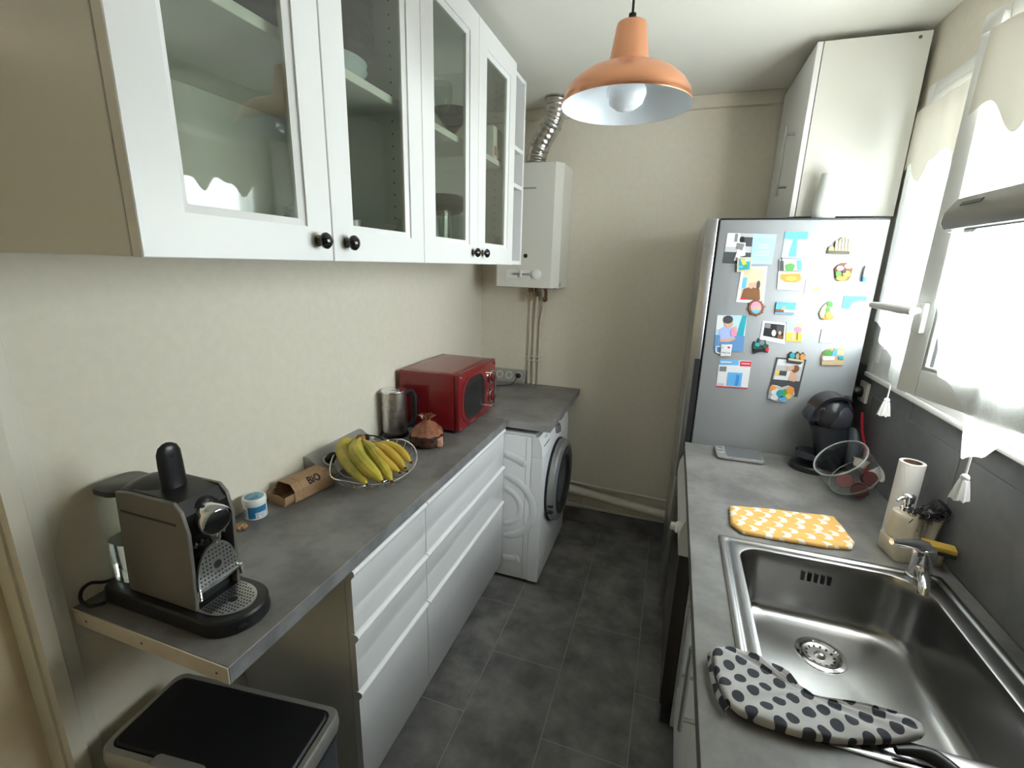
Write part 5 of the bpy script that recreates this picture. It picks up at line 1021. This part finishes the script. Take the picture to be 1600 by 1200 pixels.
# faucet
FC = Vector((1.836, 1.318, WT+0.0045)); FC = Vector((1.814, 1.322, WT+0.004))
t = thing('mixer_tap', 'chrome single-lever mixer tap at the sink corner', 'tap', FC)
G().lathe([(0.027, 0), (0.027, 0.004), (0.024, 0.006), (0.023, 0.05), (0.024, 0.055), (0.024, 0.075), (0.022, 0.083), (0.012, 0.088), (0.001, 0.089)], n=32).build('body', CHROME, t)
sd = Vector((-0.35, -0.94, 0)).normalized()
dd_ = Vector((-0.93, -0.30, 0)).normalized()
G().tube([Vector((0, 0, 0.082))+dd_*0.004, Vector((0, 0, 0.093))+dd_*0.03, Vector((0, 0, 0.098))+dd_*0.09], [0.019, 0.013, 0.008], 14).build('lever', CHROME, t)
G().tube([Vector((0, 0, 0.03))+sd*0.015, Vector((0, 0, 0.042))+sd*0.06, Vector((0, 0, 0.048))+sd*0.12, Vector((0, 0, 0.042))+sd*0.135, Vector((0, 0, 0.03))+sd*0.138], [0.014, 0.0125, 0.0115, 0.0115, 0.011], 14).build('spout', CHROME, t)

# ---------------------------------------------------------------- tea towels
def towel(name, px, zc_, th, m, label, wr=0.002, sharp=False):
    P0 = [UZ(x, y, zc_) for x, y in px]
    P = catmull(P0, 4, True) if not sharp else [P0[i].lerp(P0[(i+1) % len(P0)], k/4) for i in range(len(P0)) for k in range(4)]; c = sum(P, Vector())/len(P)
    def rg(k, z, j=0.0): return [Vector((c.x+(p.x-c.x)*k, c.y+(p.y-c.y)*k, z+j*math.sin(i*1.3)+0.6*j*math.sin(i*0.47+k*9))) for i, p in enumerate(P)]
    t = thing(name, label, 'towel', (c.x, c.y, zc_))
    G().loft([rg(0.97, zc_), rg(1.0, zc_+th*0.25), rg(1.005, zc_+th*0.5, wr*0.3), rg(0.99, zc_+th*0.85, wr*0.5), rg(0.95, zc_+th, wr*0.7), rg(0.8, zc_+th*1.02, wr), rg(0.55, zc_+th*1.05, wr), rg(0.3, zc_+th*1.02, wr*0.6), rg(0.08, zc_+th, 0)]).build('top_fold', m, t, smooth=60, world=True)
    return t, P, c
TW1 = pattern('mustard_crescent_cotton', (0.72, 0.42, 0.12), (0.80, 0.70, 0.60), 'moon', 24, 0.5)
towel('tea_towel', [(1139, 795), (1180, 797), (1240, 804), (1302, 812), (1316, 828), (1334, 852), (1330, 861), (1290, 858), (1210, 845), (1160, 836), (1141, 822)], WT+0.0004, 0.013, TW1, 'folded mustard tea towel with white crescents behind the sink', 0.0015, True)
TW2 = pattern('polka_dot_cotton', (0.48, 0.47, 0.47), (0.045, 0.048, 0.06), 'dots', 33, 0.95)
t2, P2, c2 = towel('tea_towel', [(1113, 1026), (1128, 1018), (1150, 1022), (1186, 1036), (1226, 1058), (1256, 1088), (1290, 1106), (1350, 1116), (1418, 1128), (1440, 1146), (1434, 1160), (1380, 1166), (1300, 1164), (1230, 1150), (1150, 1118), (1124, 1078)], WT+0.0055, 0.017, TW2, 'crumpled grey tea towel with navy dots on the sink rim', 0.003)
g = G()
fold = catmull([UZ(x, y, WT+0.012) for x, y in ((1112, 1024), (1116, 1055), (1126, 1086), (1142, 1112))], 5, False)
G().sheet([[p+Vector((-0.004, 0, 0.010)) for p in fold], [p+Vector((-0.009, -0.002, 0.002)) for p in fold], [p+Vector((-0.006, -0.003, -0.008)) for p in fold]], 0.0015).build('under_fold', TW2, t2, smooth=60, world=True)
hp_ = catmull([UZ(x, y, WT+0.016) for x, y in ((1400, 1172), (1440, 1176), (1475, 1194), (1520, 1235), (1580, 1290))], 5, False)
o = G().tube(hp_, [0.006+0.006*min(1, i/8) for i in range(len(hp_))], 12).build('utensil_handle', BLACK, smooth=60); tag(recenter(o), 'black utensil handle sticking out from under the dotted towel', 'utensil')

# ---------------------------------------------------------------- things on the right worktop
pc = (Vector((1.384, 2.056, 0))+Vector((1.394, 1.949, 0))+Vector((1.559, 1.99, 0))+Vector((1.546, 2.10, 0)))/4
t = thing('kitchen_scale', 'flat silver kitchen scale by the refrigerator', 'scale', (pc.x, 2.020, WT), 0.0)
G().loft([rrect(-0.085, 0.085, -0.062, 0.062, 0.012, 0.003), rrect(-0.089, 0.089, -0.066, 0.066, 0.014, 0.008), rrect(-0.088, 0.088, -0.065, 0.065, 0.014, 0.0145), rrect(-0.084, 0.084, -0.061, 0.061, 0.012, 0.0155)]).build('platform', mat('scale_silver', (0.60, 0.61, 0.62), 0.25, 0.8), t)
G().loft([rrect(-0.05, 0.082, -0.057, 0.057, 0.01, 0.0156), rrect(-0.05, 0.082, -0.057, 0.057, 0.01, 0.0166)]).build('weighing_plate', mat('scale_plate', (0.30, 0.31, 0.33), 0.3, 0.8), t)
for y in (-0.03, 0.01): G().box(-0.078, -0.060, y, y+0.018, 0.0156, 0.0162, 0.0002, 1).build('button', GREYPL, t)
for x in (-0.07, 0.07):
    for y in (-0.045, 0.045): G().cyl((x, y, 0), (x, y, 0.0045), 0.009, n=12).build('foot', BLACK, t)
# pod coffee machine
DX, DY = 1.775, 2.005
t = thing('pod_coffee_machine', 'rounded black pod coffee machine against the refrigerator', 'coffee machine', (DX, DY, WT), 0.10)
DK = mat('anthracite_plastic', (0.025, 0.026, 0.032), 0.22); DKG = mat('dark_slate_plastic', (0.042, 0.045, 0.058), 0.25)
def ell(cx_, cz, rx, ry, n=24): return [Vector((cx_+rx*math.cos(2*PI*i/n), ry*math.sin(2*PI*i/n), cz)) for i in range(n)]
G().loft([ell(-0.035, 0.0003, 0.088, 0.070), ell(-0.035, 0.004, 0.090, 0.072), ell(-0.035, 0.018, 0.087, 0.069), ell(-0.035, 0.022, 0.08, 0.064)]).build('base', BLACK, t)
tr_ = G().lathe([(0.035, 0.0), (0.046, 0.006), (0.050, 0.028), (0.047, 0.028), (0.043, 0.010), (0.001, 0.008)], (-0.060, -0.004, 0.045), n=28).build('drip_tray', DKG, t)
G().loft([ell(0.012, 0.022, 0.045, 0.052), ell(0.010, 0.06, 0.052, 0.056), ell(0.004, 0.11, 0.058, 0.058), ell(0.000, 0.150, 0.062, 0.058), ell(-0.012, 0.185, 0.070, 0.056)]).build('column', DK, t, smooth=60)
# head: flattened ball with darker band and grey face
hd_ = G().sphere((-0.012, 0, 0.232), 0.070, (1.0, 0.80, 1.0), 28).build('head', DK, t, smooth=60)
G().sphere((0.004, -0.034, 0.222), 0.045, (0.95, 0.55, 1.15), 24).build('side_cheek', DKG, hd_, smooth=60)
arc = [Vector((-0.012+0.074*math.cos(a), -0.046, 0.234+0.074*math.sin(a))) for a in [math.radians(190-12*k) for k in range(12)]]
G().loft([[p+Vector((0, dy, 0)) for p in ring] for dy, ring in ((0, [x*1.0 for x in arc]+[Vector((p.x*0.86, p.y, 0.234+(p.z-0.234)*0.86)) for p in reversed(arc)]), (0.092, [x*1.0 for x in arc]+[Vector((p.x*0.86, p.y, 0.234+(p.z-0.234)*0.86)) for p in reversed(arc)]))]).build('head_band', BLACK, hd_, smooth=40)
G().loft([rrect(-0.100, -0.045, -0.032, 0.032, 0.010, 0.205), rrect(-0.104, -0.040, -0.036, 0.036, 0.012, 0.222), rrect(-0.098, -0.035, -0.036, 0.036, 0.014, 0.240), rrect(-0.088, -0.03, -0.032, 0.032, 0.014, 0.258)]).build('pod_holder', DKG, t, smooth=50)
G().cyl((-0.07, 0, 0.206), (-0.07, 0, 0.186), 0.018, 0.012, 16).build('nozzle', BLACK, t)
G().tube([(0.03, -0.03, 0.292), (0.036, 0, 0.300), (0.03, 0.03, 0.292)], 0.006, 8).build('lock_lever', BLACK, t)
G().sphere((0.072, -0.005, 0.10), 0.058, (0.42, 0.85, 1.45), 24).build('water_tank', mat('smoked_tank', (0.10, 0.11, 0.13), 0.15), t, smooth=60)
text('KRUPS', 0.013, mat('grey_logo', (0.22, 0.23, 0.25), 0.4), t, frame_M((-0.071, -0.037, 0.252), (0.80, -0.3, 0.35), (0.15, -0.3, 1)), ext=0.0006)
# red cable behind it, wall socket and black plug
o = G().tube(catmull([Vector((1.893, 2.095, 1.145)), Vector((1.895, 2.08, 1.10)), Vector((1.897, 2.04, 1.05)), Vector((1.900, 1.99, 1.01)), Vector((1.898, 1.965, 0.96)), Vector((1.892, 1.97, WT+0.006))], 6, False), 0.0055, 10).build('red_cable', mat('red_rubber', (0.42, 0.012, 0.03), 0.4)); tag(recenter(o), 'red cable curving down the tiles behind the pod machine', 'cable')
t = thing('wall_socket', 'square cream wall socket on the tiles beside the refrigerator', 'socket', (XR-0.012, 2.155, 1.175))
G().box(XR-0.021, XR-0.0095, 2.118, 2.196, 1.175, 1.255, 0.003).build('plate', mat('socket_cream', (0.72, 0.70, 0.62), 0.35), t, **W)
o = G().lathe([(0.021, 0), (0.022, 0.004), (0.021, 0.028), (0.012, 0.040), (0.006, 0.044)], (XR-0.0215, 2.165, 1.213), (-1, 0, 0), 20).build('black_plug', BLACK); tag(recenter(o), 'black plug pushed into the cream wall socket', 'plug')
# glass jar with capsules (tilted candy jar)
JC = Vector((1.812, 1.800, WT))
t = thing('candy_jar', 'tilted round glass jar holding coffee pods', 'jar', JC)
jax = Vector((-0.64, -0.16, 0.75)).normalized(); j0 = Vector((0.024, 0.010, 0.008))
jq = Vector((0, 0, 1)).rotation_difference(jax).to_matrix()
pr_ = [(0.001, 0.020), (0.045, 0.012), (0.066, 0.018), (0.080, 0.040), (0.085, 0.075), (0.085, 0.105), (0.084, 0.130), (0.087, 0.134), (0.086, 0.138), (0.074, 0.138), (0.073, 0.134)]
lo = min((Vector((0, 0, 0))+jq@Vector((r*math.cos(a), r*math.sin(a), z))).z for r, z in pr_ for a in [2*PI*i/36 for i in range(36)])
j0.z = -lo+0.0005
G().lathe(pr_, j0, jax, 40, cap0=True, cap1=False).build('jar_body', CLEAR, t, smooth=50)
G().tube([j0+jq@Vector((0.0855*math.cos(a), 0.0855*math.sin(a), 0.136)) for a in [2*PI*i/40 for i in range(40)]], 0.003, 8, True).build('rolled_rim', mat('glass_rim', (0.62, 0.66, 0.66), 0.08, spec=0.9, trans=0.6), t)
G().tube([j0+jq@Vector((0.0815*math.cos(a), 0.0815*math.sin(a), 0.045)) for a in [2*PI*i/40 for i in range(40)]], 0.0015, 6, True).build('moulded_line', MATS['glass_rim'], t)
PODC = mat('pod_burgundy', (0.10, 0.018, 0.022), 0.25); PODW = mat('pod_white', (0.62, 0.56, 0.50), 0.4); PODF = mat('pod_foil', (0.15, 0.045, 0.045), 0.3)
def pod(off, ax_, m, label, grp=None):
    a = Vector(ax_).normalized(); p = JC+j0+jq@Vector(off)
    t = thing('coffee_pod', label, 'coffee pod', p, 0, grp)
    G().lathe([(0.013, 0), (0.0175, 0.003), (0.0225, 0.026), (0.0255, 0.027), (0.0255, 0.029), (0.024, 0.0295)], (0, 0, 0), a, 24).build('cup', m, t)
    G().lathe([(0.024, 0.0296), (0.001, 0.0300)], (0, 0, 0), a, 24, cap0=False).build('foil_lid', PODF if m is PODC else PODW, t)
pod((-0.030, -0.020, 0.050), (-0.5, -0.7, 0.55), PODC, 'burgundy pod lying lid-out highest in the tilted glass jar')
pod((0.024, -0.022, 0.042), (0.2, -0.8, 0.3), PODC, 'burgundy pod with its lid facing the soap dispenser')
pod((-0.005, -0.028, 0.024), (-0.2, -0.9, -0.1), PODC, 'burgundy pod at the bottom of the tilted glass jar')
pod((0.028, 0.030, 0.052), (0.3, 0.3, 0.9), PODW, 'white pod leaning against the back of the glass jar')
pod((0.045, -0.002, 0.028), (0.5, -0.5, 0.4), PODW, 'white pod low in the tilted glass jar')
# kitchen roll
RC = Vector((1.843, 1.545, WT))
t = thing('kitchen_roll', 'nearly finished white kitchen roll standing upright', 'kitchen roll', RC)
G().lathe([(0.0305, 0.0003), (0.031, 0.002), (0.031, 0.232), (0.0305, 0.2335), (0.0225, 0.2335), (0.0225, 0.0003)], n=36, cap0=False, cap1=False).build('paper', mat('tissue_paper', (0.78, 0.77, 0.75), 0.9, bump=(220, 0.5)), t)
G().lathe([(0.0223, 0.0003), (0.0223, 0.233), (0.0212, 0.233), (0.0212, 0.0003)], n=32, cap0=False, cap1=False).build('core', mat('core_card', (0.22, 0.13, 0.09), 0.8), t)
# soap dispenser set
SDM = mat('cream_stoneware', (0.66, 0.60, 0.48), 0.4, noise=(30, 0.04))
DC_ = Vector((1.812, 1.438, WT))
t = thing('soap_dispenser', 'cream soap dispenser and brush holder with chrome pump', 'soap dispenser', DC_, 0.15)
G().loft([rrect(-0.034, 0.080, -0.052, 0.038, 0.012, 0.0003), rrect(-0.036, 0.082, -0.054, 0.040, 0.014, 0.004), rrect(-0.036, 0.082, -0.054, 0.040, 0.014, 0.046), rrect(-0.033, 0.079, -0.051, 0.037, 0.012, 0.049)]).build('tray', SDM, t)
G().lathe([(0.029, 0.0492), (0.032, 0.053), (0.032, 0.114), (0.028, 0.122), (0.014, 0.124)], (-0.002, 0.006, 0), n=30).build('bottle', SDM, t)
G().lathe([(0.014, 0.1242), (0.014, 0.138), (0.009, 0.140), (0.009, 0.150), (0.013, 0.152), (0.014, 0.172), (0.010, 0.175), (0.001, 0.1755)], (-0.002, 0.006, 0), n=22).build('pump', CHROME, t)
G().tube([(-0.006, 0.004, 0.166), (-0.030, -0.004, 0.165), (-0.038, -0.007, 0.159)], [0.005, 0.0042, 0.0035], 10).build('pump_spout', CHROME, t)
# cup holding the brush (part of the caddy)
BR0 = DC_+Vector((0.062, 0.018, 0.0495))
t = thing('brush_cup', 'cream conical cup in the caddy beside the pump bottle', 'cup', BR0)
G().lathe([(0.016, 0), (0.018, 0.002), (0.026, 0.060), (0.0245, 0.060), (0.016, 0.006), (0.001, 0.005)], n=24).build('cup', SDM, t)
# metal scourer on a stem, dark and curly
t = thing('dish_scourer', 'dark curly steel-wool scourer on a short stem', 'scourer', DC_+Vector((0.040, -0.010, 0.0495)))
G().cyl((0, 0, 0.0), (0.004, 0.0, 0.07), 0.004, n=10).build('stem', GREYPL, t)
rnd = random.Random(3); g = G()
for k in range(70):
    c = Vector((rnd.gauss(0.002, 0.017), rnd.gauss(0, 0.011), 0.085+rnd.gauss(0, 0.010)))
    u_ = Vector((rnd.uniform(-1, 1), rnd.uniform(-1, 1), rnd.uniform(-1, 1))).normalized(); v_ = u_.orthogonal().normalized(); r_ = rnd.uniform(0.006, 0.011)
    w2 = u_.cross(v_)
    g.tube([c+r_*(v_*math.cos(a)+w2*math.sin(a))+u_*0.003*a/PI for a in [2*PI*i/9 for i in range(9)]], 0.0011, 4, True)
g.sphere((0.002, 0, 0.085), 0.018, (1.3, 0.9, 0.8), 14)
g.build('steel_wool', mat('dark_steel_wool', (0.06, 0.058, 0.062), 0.35, 0.7), t, kind='stuff')
t = thing('dish_brush', 'black round dish brush standing behind the scourer', 'brush', BR0+Vector((0.0, 0.0, 0.0065)))
G().tube([(0, 0, 0), (0.004, 0.006, 0.04), (0.010, 0.008, 0.075)], 0.005, 10).build('handle', PVC, t)
G().lathe([(0.020, -0.012), (0.026, -0.004), (0.027, 0.008), (0.020, 0.020), (0.001, 0.022)], (0.014, 0.008, 0.078), (0.55, -0.2, 0.8), 26).build('bristle_head', MATTEBLK, t)
t = thing('sponge', 'yellow and green sponge lying on the caddy edge', 'sponge', DC_+Vector((0.026, -0.050, 0.0505)), -0.25)
G().box(-0.004, 0.066, -0.018, 0.018, 0.0, 0.009, 0.003).build('scouring_side', mat('sponge_green', (0.035, 0.04, 0.03), 0.9, bump=(300, 0.8)), t)
G().box(-0.004, 0.066, -0.018, 0.018, 0.0092, 0.024, 0.004).build('foam', mat('sponge_yellow', (0.50, 0.33, 0.05), 0.9, bump=(200, 0.8)), t)

# ---------------------------------------------------------------- cooker hood
HX0, HY1, HZ = 1.418, 0.690, 1.722
t = thing('cooker_hood', 'slim grey cooker hood with clear visor beside the window', 'cooker hood', (1.66, 0.376, HZ))
HOODM = mat('hood_silver', (0.40, 0.395, 0.37), 0.3, 0.5)
prh = [(HX0+0.004, 0.0), (HX0, 0.006), (HX0+0.001, 0.018), (HX0+0.010, 0.032), (HX0+0.022, 0.036), (XR-0.012, 0.085), (XR-0.012, 0.012), (HX0+0.03, 0.0)]
pz = [(x, HZ+z) for x, z in prh]
cxh = 1.66
rings = [[Vector((cxh+(x-cxh)*k+0.0, y, HZ+0.02+(z-HZ-0.02)*k2)) for x, z in pz] for y, k, k2 in ((0.076, 1, 1), (HY1-0.016, 1, 1), (HY1-0.006, 0.985, 0.94), (HY1, 0.955, 0.72))]
G().loft(rings).build('canopy', HOODM, t, smooth=40, **W)
G().box(HX0+0.02, XR-0.03, 0.09, HY1-0.02, HZ-0.003, HZ+0.004, 0.001).build('filter_frame', ALU, t, **W)
vis = [[Vector((HX0+0.012+0.30*u, y, HZ-0.002-0.016*math.sin(PI*u*0.9))) for u in (0, 0.25, 0.5, 0.75, 1)] for y in (0.09, 0.4, HY1-0.006)]
G().sheet(vis, 0.003).build('visor', CLEAR, t, smooth=60, **W)
G().box(-0.019, 0.019, -0.0022, 0.0022, -0.0003, 0.0006, 0.0003, 1, Matrix.Translation(-Vector((1.66, 0.376, HZ))) @ frame_M((HX0+0.0042, HY1-0.058, HZ+0.0245), (0, -1, 0), (0.5, 0, 0.8))).build('maker_mark', mat('hood_print', (0.13, 0.13, 0.12), 0.4), t)
G().box(XR-0.22, XR-0.013, 0.24, 0.50, HZ+0.07, ZC-0.001, 0.003).build('chimney', HOODM, t, **W)

# ---------------------------------------------------------------- pendant lamp
LC = Vector((0.972, 1.39, 2.079))
t = thing('pendant_lamp', 'copper industrial pendant lamp with white inside', 'lamp', LC)
pro = [(0.168, 0.0), (0.169, 0.003), (0.160, 0.030), (0.146, 0.050), (0.122, 0.070), (0.090, 0.084), (0.068, 0.090), (0.056, 0.095), (0.0515, 0.100), (0.0505, 0.104), (0.0380, 0.183), (0.036, 0.189), (0.030, 0.192), (0.006, 0.1925)]
sh = G().lathe(pro, n=64, cap0=False).build('shade', COPPER, t, smooth=60)
pri = [(0.1675, 0.0002), (0.1585, 0.029), (0.1445, 0.049), (0.1205, 0.0685), (0.084, 0.0845), (0.059, 0.0925), (0.046, 0.104), (0.001, 0.106)]
G().lathe(pri, n=64, cap0=False).build('lining', ENAMEL, sh, smooth=60)
G().lathe([(0.014, 0.102), (0.018, 0.085), (0.036, 0.066), (0.050, 0.042), (0.051, 0.030), (0.043, 0.008), (0.025, -0.005), (0.001, -0.009)], n=32).build('bulb', mat('opal_bulb', (0.80, 0.82, 0.86), 0.18), t, smooth=60)
G().lathe([(0.0095, 0.1927), (0.0095, 0.211), (0.006, 0.213)], n=16).build('cord_grip', BLACK, t)
G().cyl((0, 0, 0.212), (0, 0, ZC-LC.z-0.03), 0.0032, n=10).build('cord', BLACK, t)
G().lathe([(0.045, ZC-LC.z-0.0005), (0.045, ZC-LC.z-0.012), (0.03, ZC-LC.z-0.028), (0.006, ZC-LC.z-0.032)], n=28).build('ceiling_rose', BLACK, t)
